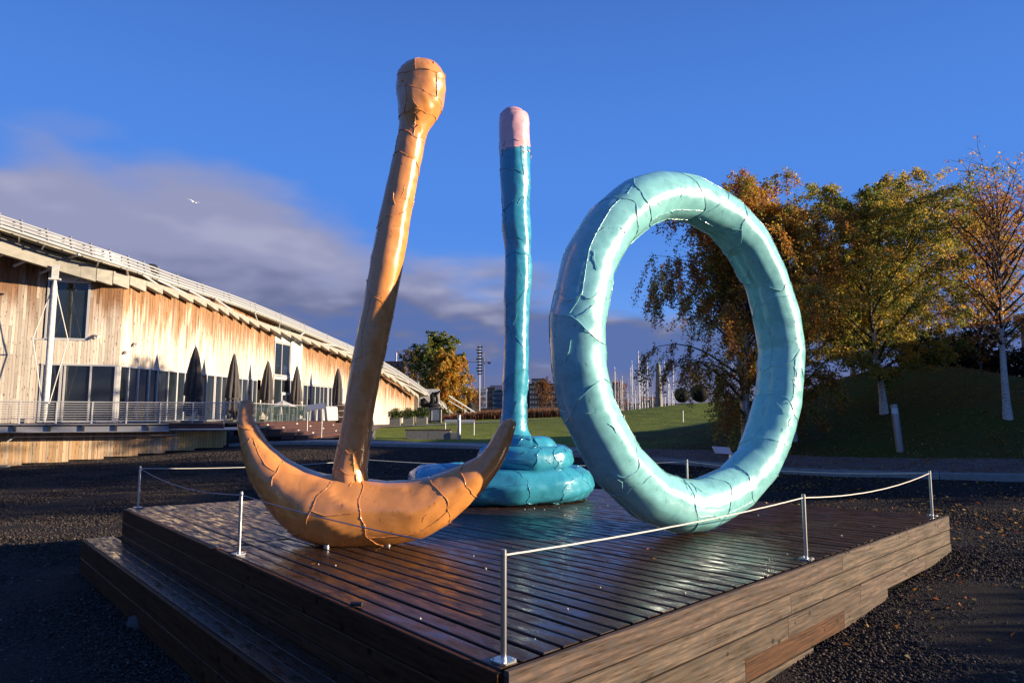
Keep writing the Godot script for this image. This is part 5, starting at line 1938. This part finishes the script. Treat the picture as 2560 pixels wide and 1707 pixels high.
func trees():
	var green := Color(0.17, 0.20, 0.035)
	var olive := Color(0.36, 0.32, 0.055)
	var gold := Color(0.62, 0.37, 0.055)
	var orange := Color(0.60, 0.26, 0.030)
	var brown := Color(0.33, 0.14, 0.028)
	var gp := func(x: float, z: float): return on_ground(x, z, 0.08)
	# the weeping birch seen through the ring
	var t1 := birch("weeping_birch", "weeping birch with copper brown leaves and a steel trunk guard behind the ring", gp.call(8.35, -24.5), 9.2, 3.7, 0.9, 100000, 0.078, [brown, orange, brown, gold, brown, olive], 0.9, 301, Vector3(0.0, 0, 0))
	var b := MB.new()
	b.tube(PackedVector3Array([Vector3(0, -0.1, 0), Vector3(0, 1.75, 0)]), PackedFloat32Array([0.20, 0.20]), 16)
	put("trunk_guard", b, M.dull_steel, t1)
	birch("birch", "full olive and gold birch on the bank, middle of the right-hand trees", gp.call(13.55, -25.2), 7.7, 3.9, 1.1, 80000, 0.080, [green, olive, gold, olive, gold, green], 0.5, 303, Vector3(-0.1, 0, 0))
	birch("birch", "thinly leaved birch with a bare lower crown, nearest on the bank at the far right", gp.call(16.3, -22.6), 7.4, 2.7, 2.4, 4000, 0.080, [orange, gold, Color(0.42, 0.16, 0.06)], 0.05, 305, Vector3(0.1, 0, 0), 0.13, true, 1.0)
	birch("birch", "golden birch between the ring and the full olive birch", gp.call(10.1, -24.5), 8.0, 2.8, 1.2, 38000, 0.080, [gold, orange, olive, gold, olive], 0.35, 307, Vector3(-0.3, 0, 0))
	birch("birch", "thin golden birch top rising over the ring's right shoulder", gp.call(8.6, -25.4), 9.0, 2.0, 4.0, 16000, 0.095, [gold, orange, olive], 0.1, 309, Vector3(-0.4, 0, 0))
	birch("birch", "olive birch behind the full one, filling the gap to its right", gp.call(19.2, -33.4), 8.6, 3.4, 0.6, 42000, 0.085, [olive, gold, green, gold], 0.3, 311)
	birch("birch", "rusty birch standing behind the thinly leaved one", gp.call(22.6, -32.8), 8.4, 3.3, 0.7, 36000, 0.085, [orange, gold, brown, olive], 0.25, 313)
	birch("birch", "dark green birch at the back of the bank behind the white trunks", gp.call(16.6, -33.5), 5.2, 3.0, 0.4, 32000, 0.09, [green, olive, Color(0.03, 0.05, 0.012)], 0.35, 315)
	# trees added out of view to the right to cast shade
	for q in [[24.5, -14.5, 8.5, 317, "broad gold birch added beyond the right edge of the picture for shade, nearest the gravel"], [28.0, -19.0, 9.5, 319, "broad gold birch added beyond the right edge of the picture for shade, nearest the house"]]:
		birch("birch", q[4], gp.call(q[0], q[1]), q[2], 3.6, 1.2, 14000, 0.11, [gold, olive, green], 0.3, q[3])
	# trees by the museum's far end
	birch("tree", "tall green birch behind the museum's far end", gp.call(-10.6, -98.0) + Vector3(0, 2.4, 0), 12.6, 4.0, 1.2, 22000, 0.26, [green, Color(0.085, 0.115, 0.022), olive, green], 0.4, 321, Vector3.ZERO, 0.2)
	birch("weeping_tree", "golden weeping tree right of the tall green birch by the lawn", gp.call(-8.6, -93.0) + Vector3(0, 2.6, 0), 8.4, 3.5, 0.8, 22000, 0.24, [gold, Color(0.24, 0.15, 0.025), olive, orange], 0.8, 323, Vector3.ZERO, 0.18)
	birch("tree", "dark tree between the brown tower and the green birch", gp.call(-14.6, -104.0) + Vector3(0, 3.0, 0), 11.0, 3.8, 1.0, 9000, 0.24, [Color(0.03, 0.04, 0.014), green, brown], 0.3, 325, Vector3.ZERO, 0.2, false)
	for q in [[7.2, -150.0, 9.0, 327, "bare brown tree in front of the dark office block"], [13.5, -152.0, 8.0, 329, "bare brown tree at the right of the dark office block"], [-8.3, -140.0, 5.0, 331, "small brown bush before the white office block"], [26.5, -170.0, 9.5, 333, "leafless tree among the masts"]]:
		birch("tree", q[4], Vector3(q[0], 0.2, q[1]), q[2], 3.4, 0.8, 3500, 0.26, [brown, Color(0.09, 0.05, 0.025)], 0.0, q[3], Vector3.ZERO, 0.2, false)

# ---------------------------------------------------------------- marina and town
func block(called: String, label: String, at: Vector3, size: Vector3, wall: Color, glass: Color, cols: int, rows: int, yaw := 0.0) -> Node3D:
	var o := thing(called, label, "building", at)
	o.rotation.y = yaw
	var b := MB.new()
	b.box(Vector3(0, size.y / 2, 0), size)
	put("wall", b, mat(wall, 0.8), o)
	b = MB.new()
	b.box(Vector3(0, size.y + 0.3, 0), Vector3(size.x * 1.02, 0.6, size.z * 1.02))
	put("roof", b, mat(wall * 0.6, 0.8), o)
	var gm := mat(glass, 0.1, 0.0, 0.7)
	for i in cols:
		for j in rows:
			b = MB.new()
			var w := size.x / cols
			var h := size.y / rows
			b.box(Vector3(-size.x / 2 + w * (i + 0.5), h * (j + 0.55), size.z / 2 + 0.05), Vector3(w * 0.72, h * 0.5, 0.25))
			put("window", b, gm, o)
	return o

func marina_and_town():
	block("tower_block", "dark brown brick tower rising behind the museum roof", Vector3(-85, 0, -500), Vector3(14, 40.5, 14), Color(0.040, 0.022, 0.018), Color(0.02, 0.02, 0.02), 3, 8)
	var mastb := MB.new()
	mastb.pipe(Vector3(-85, 41, -500), Vector3(-85, 48, -500), 0.5, 5)
	tag(put("antenna", mastb, M.grey_metal), "thin antenna on top of the brown brick tower", "antenna")
	block("office_block", "white office block behind the lamp mast", Vector3(-15.6, 0, -300), Vector3(9.5, 13.0, 12), Color(0.42, 0.43, 0.47), Color(0.20, 0.22, 0.26), 9, 5)
	block("office_block", "low white office block left of the lamp mast", Vector3(-20.6, 0, -310), Vector3(3.2, 13.5, 12), Color(0.50, 0.50, 0.52), Color(0.25, 0.26, 0.3), 3, 4)
	block("office_block", "narrow black glass block right of the white office block", Vector3(-9.6, 0, -320), Vector3(3.8, 14.5, 10), Color(0.02, 0.025, 0.035), Color(0.02, 0.03, 0.04), 2, 5)
	block("office_block", "greenish glass office block beside the blue post", Vector3(-6.2, 0, -300), Vector3(4.2, 12.5, 10), Color(0.06, 0.10, 0.11), Color(0.10, 0.15, 0.17), 6, 6)
	block("office_block", "distant blue grey office slab beyond the crane", Vector3(-12.5, 0, -600), Vector3(13.0, 27.5, 12), Color(0.12, 0.14, 0.24), Color(0.15, 0.17, 0.28), 8, 7)
	block("office_block", "dark office block with rows of lit windows right of the blue post", Vector3(14.2, 0, -300), Vector3(13.5, 15.2, 14), Color(0.028, 0.030, 0.036), Color(0.17, 0.18, 0.18), 12, 7)
	block("office_block", "black glass block left of the dark office block", Vector3(7.3, 0, -305), Vector3(3.5, 12.5, 14), Color(0.02, 0.03, 0.04), Color(0.03, 0.05, 0.06), 2, 5)
	block("penthouse", "glazed penthouse on the roof of the dark office block", Vector3(11.2, 15.8, -300), Vector3(5.0, 1.7, 8), Color(0.05, 0.07, 0.09), Color(0.12, 0.18, 0.22), 6, 1)
	var house := block("town_house", "white gabled house behind the masts", Vector3(48.0, 0, -300), Vector3(4.5, 8.5, 6), Color(0.55, 0.55, 0.53), Color(0.08, 0.08, 0.1), 4, 3)
	var gb := MB.new()
	gb.prism(Vector3(0, 8.9, 3.4), Vector3(0, 8.9, -3), Vector3.UP, PackedVector2Array([Vector2(-2.6, 0), Vector2(2.6, 0), Vector2(0, 1.6)]))
	put("gable", gb, mat(Color(0.45, 0.45, 0.45), 0.8), house)
	block("town_house", "red brick house behind the sailboat masts", Vector3(60.5, 0, -300), Vector3(9.0, 9.5, 6), Color(0.26, 0.12, 0.08), Color(0.08, 0.07, 0.07), 5, 3)
	block("quay_building", "long dark quay building behind the masts", Vector3(62.0, 0, -280), Vector3(44.0, 6.4, 8), Color(0.030, 0.032, 0.036), Color(0.05, 0.05, 0.055), 14, 2)
	block("warehouse", "long low dark warehouse along the far quay", Vector3(25.0, 0, -330), Vector3(38.0, 7.0, 8), Color(0.05, 0.05, 0.06), Color(0.08, 0.08, 0.09), 12, 2)
	block("warehouse", "low dark town front left of the blue post along the quay", Vector3(-14.0, 0, -285), Vector3(20.0, 4.6, 6), Color(0.05, 0.05, 0.055), Color(0.10, 0.10, 0.11), 9, 2)
	# dark open shelter
	var sh := thing("shelter", "dark hipped shelter roof by the water beside the golden tree", "shelter", Vector3(-6.9, 0.0, -108.0))
	var b := MB.new()
	b.tube(PackedVector3Array([Vector3(0, 2.6, 0), Vector3(0, 4.3, 0)]), PackedFloat32Array([1.9, 0.7]), 4)
	put("roof", b, M.black, sh)
	for q in 4:
		b = MB.new()
		b.pipe(Vector3(-1.2 if q % 2 else 1.2, -1.0, -1.2 if q < 2 else 1.2), Vector3(-1.2 if q % 2 else 1.2, 2.6, -1.2 if q < 2 else 1.2), 0.08, 6)
		put("post", b, M.black_metal, sh)
	# crane
	var cr := thing("tower_crane", "far yellowish tower crane with a long level jib", "crane", Vector3(-35.5, 0, -850))
	b = MB.new()
	for q in 12:
		b.bar(Vector3(-1.0, 20 + q * 4, 0), Vector3(1.0, 24 + q * 4, 0), 0.4, 0.4)
		b.bar(Vector3(1.0, 20 + q * 4, 0), Vector3(-1.0, 24 + q * 4, 0), 0.4, 0.4)
	b.pipe(Vector3(-1.0, 10, 0), Vector3(-1.0, 74, 0), 0.3, 4)
	b.pipe(Vector3(1.0, 10, 0), Vector3(1.0, 74, 0), 0.3, 4)
	b.pipe(Vector3(0, 68, 0), Vector3(0, 80, 0), 0.4, 4)
	var crm := mat(Color(0.26, 0.20, 0.14), 0.7)
	put("mast", b, crm, cr)
	b = MB.new()
	b.pipe(Vector3(-25, 69, 0), Vector3(9, 68, 0), 0.5, 4)
	b.pipe(Vector3(0, 80, 0), Vector3(-18, 69.5, 0), 0.15, 4)
	b.pipe(Vector3(0, 80, 0), Vector3(8, 68.5, 0), 0.15, 4)
	put("jib", b, crm, cr)
	b = MB.new()
	b.box(Vector3(7.0, 67.2, 0), Vector3(3.5, 2.5, 1.5))
	put("counterweight", b, M.black_metal, cr)
	# flood light mast
	var fm := thing("floodlight_mast", "tall steel mast with stacked floodlights", "lamp mast", Vector3(-4.75, 1.9, -100.0))
	b = MB.new()
	b.tube(PackedVector3Array([Vector3(0, -3, 0), Vector3(0, 10.5, 0)]), PackedFloat32Array([0.12, 0.07]), 8)
	put("pole", b, M.grey_metal, fm)
	for q in 10:
		b = MB.new()
		var y := 6.3 + q * 0.44
		b.bar(Vector3(-0.32 - 0.1 * (q % 3), y, 0.15), Vector3(0.34 + 0.08 * (q % 2), y + 0.05, 0.15), 0.3, 0.15 + 0.05 * (q % 2), Vector3(0, 1, 0.3), 0.03)
		put("floodlight", b, M.black_metal, fm)
	# sailboats: white masts with spreaders and stays over low hulls
	var masts := [[435, 525], [458, 635], [480, 625], [493, 597], [558, 530], [571, 475], [593, 710], [624, 400], [633, 560], [648, 578], [668, 620], [692, 455], [728, 745], [790, 690], [827, 480], [855, 602], [864, 660], [895, 490], [885, 700], [535, 715]]
	var mi := 0
	for q in masts:
		var sx: float = 1400.0 + q[0] / 3.136
		var sy: float = 750.0 + q[1] / 3.136
		var z := -118.0 - (mi * 7) % 23
		var x := (sx - 1280.0) / 1707.0 * -z * 0.994
		var top := 2.2 + (1038.0 - sy) / 1707.0 * -z
		var sb := thing("sailboat", "sailboat", "sailboat", Vector3(x, -1.0, z), "sailboat masts beyond the rise")
		var how := "tallest" if q[1] == 400 else ("tall" if q[1] < 560 else ("middling" if q[1] < 640 else "short"))
		var rank := 0
		for w in masts:
			if w[0] < q[0]:
				rank += 1
		sb.set_meta("label", "sailboat with a %s bare white mast, %s from the left among those through the ring" % [how, ["first", "second", "third", "fourth", "fifth", "sixth", "seventh", "eighth", "ninth", "tenth", "eleventh", "twelfth", "thirteenth", "fourteenth", "fifteenth", "sixteenth", "seventeenth", "eighteenth", "nineteenth", "twentieth"][rank]])
		b = MB.new()
		b.tube(PackedVector3Array([Vector3(0, 0.8, 0), Vector3(0, top + 1.0, 0)]), PackedFloat32Array([0.065, 0.045]), 6)
		put("mast", b, M.mast, sb)
		b = MB.new()
		b.pipe(Vector3(-0.9, (top + 1) * 0.62, 0), Vector3(0.9, (top + 1) * 0.62, 0), 0.035, 4)
		for s in [-1.0, 1.0]:
			b.pipe(Vector3(s * 1.2, 0.9, 0), Vector3(s * 0.9, (top + 1) * 0.62, 0), 0.014, 3)
			b.pipe(Vector3(s * 0.9, (top + 1) * 0.62, 0), Vector3(0, (top + 1) * 0.97, 0), 0.014, 3)
		b.pipe(Vector3(0, 0.9, 4), Vector3(0, top + 0.9, 0), 0.014, 3)
		put("rigging", b, M.wire, sb)
		b = MB.new()
		b.tube(PackedVector3Array([Vector3(0, 0.45, -4.5), Vector3(0, 0.5, -2), Vector3(0, 0.5, 2), Vector3(0, 0.7, 4.6)]), PackedFloat32Array([0.8, 1.3, 1.25, 0.05]), 10)
		put("hull", b, M.boat, sb)
		mi += 1
	# motor yachts
	var yachts := [[9.5, -106.0, 1.0, "white motor yacht moored beyond the lawn, right of the blue post"], [7.2, -99.5, 0.62, "smaller white motor boat before the big yacht, right of the blue post"], [-0.6, -112.0, 0.75, "white motor boat just left of the blue post"], [-4.6, -118.0, 0.7, "white motor boat behind the foot of the lamp mast"], [-7.3, -106.0, 0.5, "small white boat beside the golden tree"]]
	var yf: Node3D = null
	for q in yachts:
		if yf == null:
			yf = thing("motor_yacht", q[3], "boat", Vector3(q[0], -1.0, q[1]), "white motor boats beyond the lawn")
			b = MB.new()
			for s in [1.0, -1.0]:
				b.quad(Vector3(-4.6, 0.0, 0), Vector3(4.8, 0.0, 1.3 * s), Vector3(4.9, 1.9, 1.7 * s), Vector3(-6.0, 2.6, 0), Vector3(0, 0, s))
			b.tri(Vector3(-6.0, 2.6, 0), Vector3(4.9, 1.9, 1.7), Vector3(4.9, 1.9, -1.7), Vector3.UP)
			b.quad(Vector3(4.8, 0, 1.3), Vector3(4.8, 0, -1.3), Vector3(4.9, 1.9, -1.7), Vector3(4.9, 1.9, 1.7), Vector3(1, 0, 0))
			put("hull", b, M.boat, yf)
			b = MB.new()
			b.prism(Vector3(-0.2, 2.2, -1.3), Vector3(-0.2, 2.2, 1.3), Vector3.UP, PackedVector2Array([Vector2(-3.2, -0.2), Vector2(4.4, -0.3), Vector2(3.8, 0.5), Vector2(2.0, 1.3), Vector2(-1.6, 1.4), Vector2(-2.6, 0.7)]))
			put("cabin", b, M.boat, yf)
			b = MB.new()
			b.prism(Vector3(-0.2, 2.35, -1.33), Vector3(-0.2, 2.35, 1.33), Vector3.UP, PackedVector2Array([Vector2(-1.9, 0.25), Vector2(2.6, 0.15), Vector2(1.9, 0.75), Vector2(-1.4, 0.8)]))
			put("window", b, M.dark_glass, yf)
			b = MB.new()
			b.prism(Vector3(0.9, 3.55, -1.2), Vector3(0.9, 3.55, 1.2), Vector3.UP, PackedVector2Array([Vector2(-2.0, 0.0), Vector2(2.2, -0.05), Vector2(1.8, 0.75), Vector2(0.4, 0.85)]))
			b.pipe(Vector3(1.8, 4.2, 0), Vector3(2.3, 5.6, 0), 0.07, 5)
			put("flybridge", b, M.boat, yf)
			b = MB.new()
			b.prism(Vector3(-1.5, 1.2, -1.46), Vector3(-1.5, 1.2, 1.46), Vector3.UP, PackedVector2Array([Vector2(-1.2, 0.0), Vector2(2.5, -0.05), Vector2(2.4, 0.18), Vector2(-1.0, 0.25)]))
			put("porthole", b, M.dark_glass, yf)
		else:
			copy(yf, Vector3(q[0], -1.0, q[1]), q[3], [0.0, 0.25, -0.3, 0.4, -0.2][yachts.find(q)], q[2])
	# pennant over the office block
	b = MB.new()
	b.pipe(Vector3(14.6, 16, -298), Vector3(14.6, 18.4, -298), 0.08, 4)
	b.tri(Vector3(14.6, 18.4, -298), Vector3(14.6, 17.2, -298), Vector3(13.2, 17.1, -298), Vector3(0, 0, 1))
	tag(put("pennant", b, mat(Color(0.2, 0.05, 0.06), 0.8)), "small dark pennant above the dark office block", "flag")
	# gulls
	var birds := [[Vector3(-33.5, 24.5, -70.0), "white gull gliding below the blue sky left of the orange shaft"], [Vector3(-32.5, 13.6, -78.0), "smaller white gull low over the museum roof"]]
	for q in birds:
		var g := thing("gull", q[1], "bird", q[0])
		b = MB.new()
		b.tube(PackedVector3Array([Vector3(-0.28, 0, 0), Vector3(-0.18, 0.01, 0), Vector3(0.05, 0.0, 0), Vector3(0.25, 0.02, 0), Vector3(0.34, 0.03, 0)]), PackedFloat32Array([0.01, 0.04, 0.05, 0.03, 0.01]), 7)
		for s in [1.0, -1.0]:
			b.tri(Vector3(0.12, 0.03, 0.04 * s), Vector3(-0.10, 0.03, 0.04 * s), Vector3(0.05, 0.16, 0.45 * s), Vector3.UP)
			b.tri(Vector3(-0.10, 0.03, 0.04 * s), Vector3(-0.06, 0.12, 0.5 * s), Vector3(0.05, 0.16, 0.45 * s), Vector3.UP)
			b.tri(Vector3(0.05, 0.16, 0.45 * s), Vector3(-0.06, 0.12, 0.5 * s), Vector3(-0.16, 0.10, 0.85 * s), Vector3.UP)
		put("body", b, M.pale, g)
		g.rotation = Vector3(0.35, 1.25, 0.1)
		g.scale = Vector3.ONE * 1.15

# ---------------------------------------------------------------- gravel stones, leaves, pebbles
func inside_deck(x: float, z: float) -> bool:
	return Geometry2D.is_point_in_polygon(Vector2(x, z), PackedVector2Array([Vector2(dA.x, dA.z), Vector2(dN.x, dN.z), Vector2(dR.x, dR.z), Vector2(dC.x, dC.z)]))

func litter():
	# loose stones
	var xf := []
	var cc := []
	while xf.size() < 260000:
		var z := -1.6 - pow(rng.randf(), 1.9) * 33.0
		var x := rng.randf_range(-1.0, 1.0) * (0.82 * -z + 0.6)
		if inside_deck(x, z) or z < kerb_z(x) + 0.2:
			continue
		var s := rng.randf_range(0.004, 0.011) * (1.0 + 0.6 * rng.randf() * rng.randf()) * (1.0 + 0.04 * -z)
		xf.append(Transform3D(any_turn().scaled(Vector3(s, s * rng.randf_range(0.5, 0.9), s)), Vector3(x, gy(x, z) + s * 0.25, z)))
		var k := rng.randf_range(0.35, 1.3)
		if rng.randf() < 0.03:
			k *= 2.6
		var w := rng.randf()
		cc.append(Color(k * (1.0 + 0.25 * w), k * (1.0 + 0.06 * w), k * (1.0 - 0.05 * w)))
	var st := MB.new()
	var nz := noise(151, 1.3, 2)
	st.ball(Vector3.ZERO, Vector3.ONE, 6, 4, 0.5, nz)
	tag(scatter("gravel_stones", st.mesh(), M.stone, xf, cc), "dark loose gravel stones covering the ground round the deck", "gravel")
	# fallen leaves on gravel, path and bank
	xf = []
	cc = []
	var cols := [Color(0.45, 0.20, 0.03), Color(0.40, 0.12, 0.02), Color(0.50, 0.30, 0.06), Color(0.22, 0.09, 0.03), Color(0.40, 0.28, 0.12)]
	var clump := noise(153, 0.6, 3)
	while xf.size() < 11000:
		var x: float
		var z: float
		if xf.size() < 1400:
			z = -3.0 - pow(rng.randf(), 0.6) * 17.0
			x = rng.randf_range(1.5, 0.85 * -z + 1.0)
			if rng.randf() > smoothstep(-4.0, -13.0, z) + 0.06:
				continue
		else:
			z = rng.randf_range(-33.0, -17.0)
			x = rng.randf_range(2.0, 24.0)
		if clump.get_noise_2d(x, z) < rng.randf_range(-0.35, 0.25) or inside_deck(x, z):
			continue
		var lift := 0.03
		var kz := kerb_z(x)
		if z < kz:
			lift = 0.15
		var bs := Basis(Vector3.UP, rng.randf() * TAU) * Basis(Vector3.RIGHT, rng.randfn() * 0.35) * Basis(Vector3.FORWARD, rng.randfn() * 0.35)
		xf.append(Transform3D(bs * rng.randf_range(0.6, 1.2), Vector3(x, gy(x, z) + lift, z)))
		cc.append(cols[rng.randi() % cols.size()] * rng.randf_range(0.6, 1.2))
	tag(scatter("fallen_leaves", leaf_mesh(0.07), M.leaf, xf, cc), "orange and yellow fallen leaves scattered over gravel and grass bank", "leaves")
	# pale pebbles on the deck, one by one
	var pm := mat(Color(0.55, 0.50, 0.42), 0.6)
	var pb := MB.new()
	pb.ball(Vector3(0, 0.6, 0), Vector3(1.2, 0.85, 1.0), 8, 6, 0.4, nz)
	var pebble := pb.mesh()
	var spots := [Vector2(-1.58, -5.25), Vector2(-0.98, -5.2), Vector2(-0.66, -5.1), Vector2(0.42, -5.35), Vector2(-0.93, -4.75), Vector2(-0.72, -4.68), Vector2(-1.9, -6.9), Vector2(-1.72, -6.85), Vector2(-0.25, -6.7), Vector2(0.15, -4.65), Vector2(0.75, -6.0), Vector2(1.2, -5.9), Vector2(1.42, -5.8), Vector2(2.6, -7.1), Vector2(2.2, -6.9), Vector2(2.9, -7.4), Vector2(3.2, -7.6), Vector2(1.0, -10.9), Vector2(0.5, -10.8), Vector2(0.2, -10.85), Vector2(1.2, -11.0), Vector2(1.55, -11.3), Vector2(4.0, -8.5), Vector2(4.3, -9.3), Vector2(3.6, -10.2), Vector2(-2.5, -8.9), Vector2(0.9, -9.6), Vector2(1.9, -9.9), Vector2(-0.4, -7.3), Vector2(0.35, -10.95), Vector2(0.75, -11.05), Vector2(1.4, -11.1)]
	for p in spots:
		if not inside_deck(p.x + 0.06, p.y - 0.06) or not inside_deck(p.x - 0.1, p.y):
			continue
		var o := put("pebble", pebble, pm)
		var s := rng.randf_range(0.005, 0.011)
		o.position = Vector3(p.x, DY, p.y)
		o.scale = Vector3(s, s, s)
		o.rotation.y = rng.randf() * TAU
		tag(o, "small pale pebble lying loose on the wet deck planks", "pebble", "pebbles scattered on the deck")
	# single leaves on the deck
	var lm := leaf_mesh(0.055)
	for i in 34:
		var t := rng.randf()
		var s := rng.randf()
		var a := dA.lerp(dC, t).lerp(dN.lerp(dR, t), s)
		if t < 0.25 and rng.randf() < 0.7:
			a = dA.lerp(dC, 0.8).lerp(dN.lerp(dR, 0.8), s)
		var m := StandardMaterial3D.new()
		m.albedo_color = (cols[i % cols.size()] as Color).linear_to_srgb()
		m.roughness = 0.7
		m.cull_mode = BaseMaterial3D.CULL_DISABLED
		var o := put("fallen_leaf", lm, m)
		o.position = a + Vector3(0, 0.012, 0)
		o.rotation = Vector3(rng.randfn() * 0.25, rng.randf() * TAU, rng.randfn() * 0.25)
		tag(o, "small curled autumn leaf lying on the deck planks", "leaf", "leaves fallen on the deck")
	# small black cylinder left on the deck
	var b := MB.new()
	b.tube(PackedVector3Array([Vector3(-0.045, 0.02, 0), Vector3(0.045, 0.02, 0)]), PackedFloat32Array([0.018, 0.018]), 10)
	var cy := put("spotlight_stub", b, M.black_metal)
	cy.position = Vector3(-1.19, DY + 0.001, -5.42)
	cy.rotation.y = -0.2
	tag(cy, "small black cylinder lying on the deck left of the nearest post", "object")
	# rotted patches with splinters where boards were repaired, near the left edge
	var rot := thing("rotted_patch", "worn hollows in the deck planks beside the left rope post", "damage")
	var wm := mat(Color(0.10, 0.045, 0.022), 0.7)
	for q in [Vector3(-3.25, DY, -7.75), Vector3(-3.05, DY, -7.95), Vector3(-2.85, DY, -8.15), Vector3(-2.72, DY, -8.3), Vector3(-2.95, DY, -7.55)]:
		b = MB.new()
		b.ball(q, Vector3(0.10, 0.006, 0.045), 9, 4, 0.9, nz)
		put("hollow", b, wm, rot)
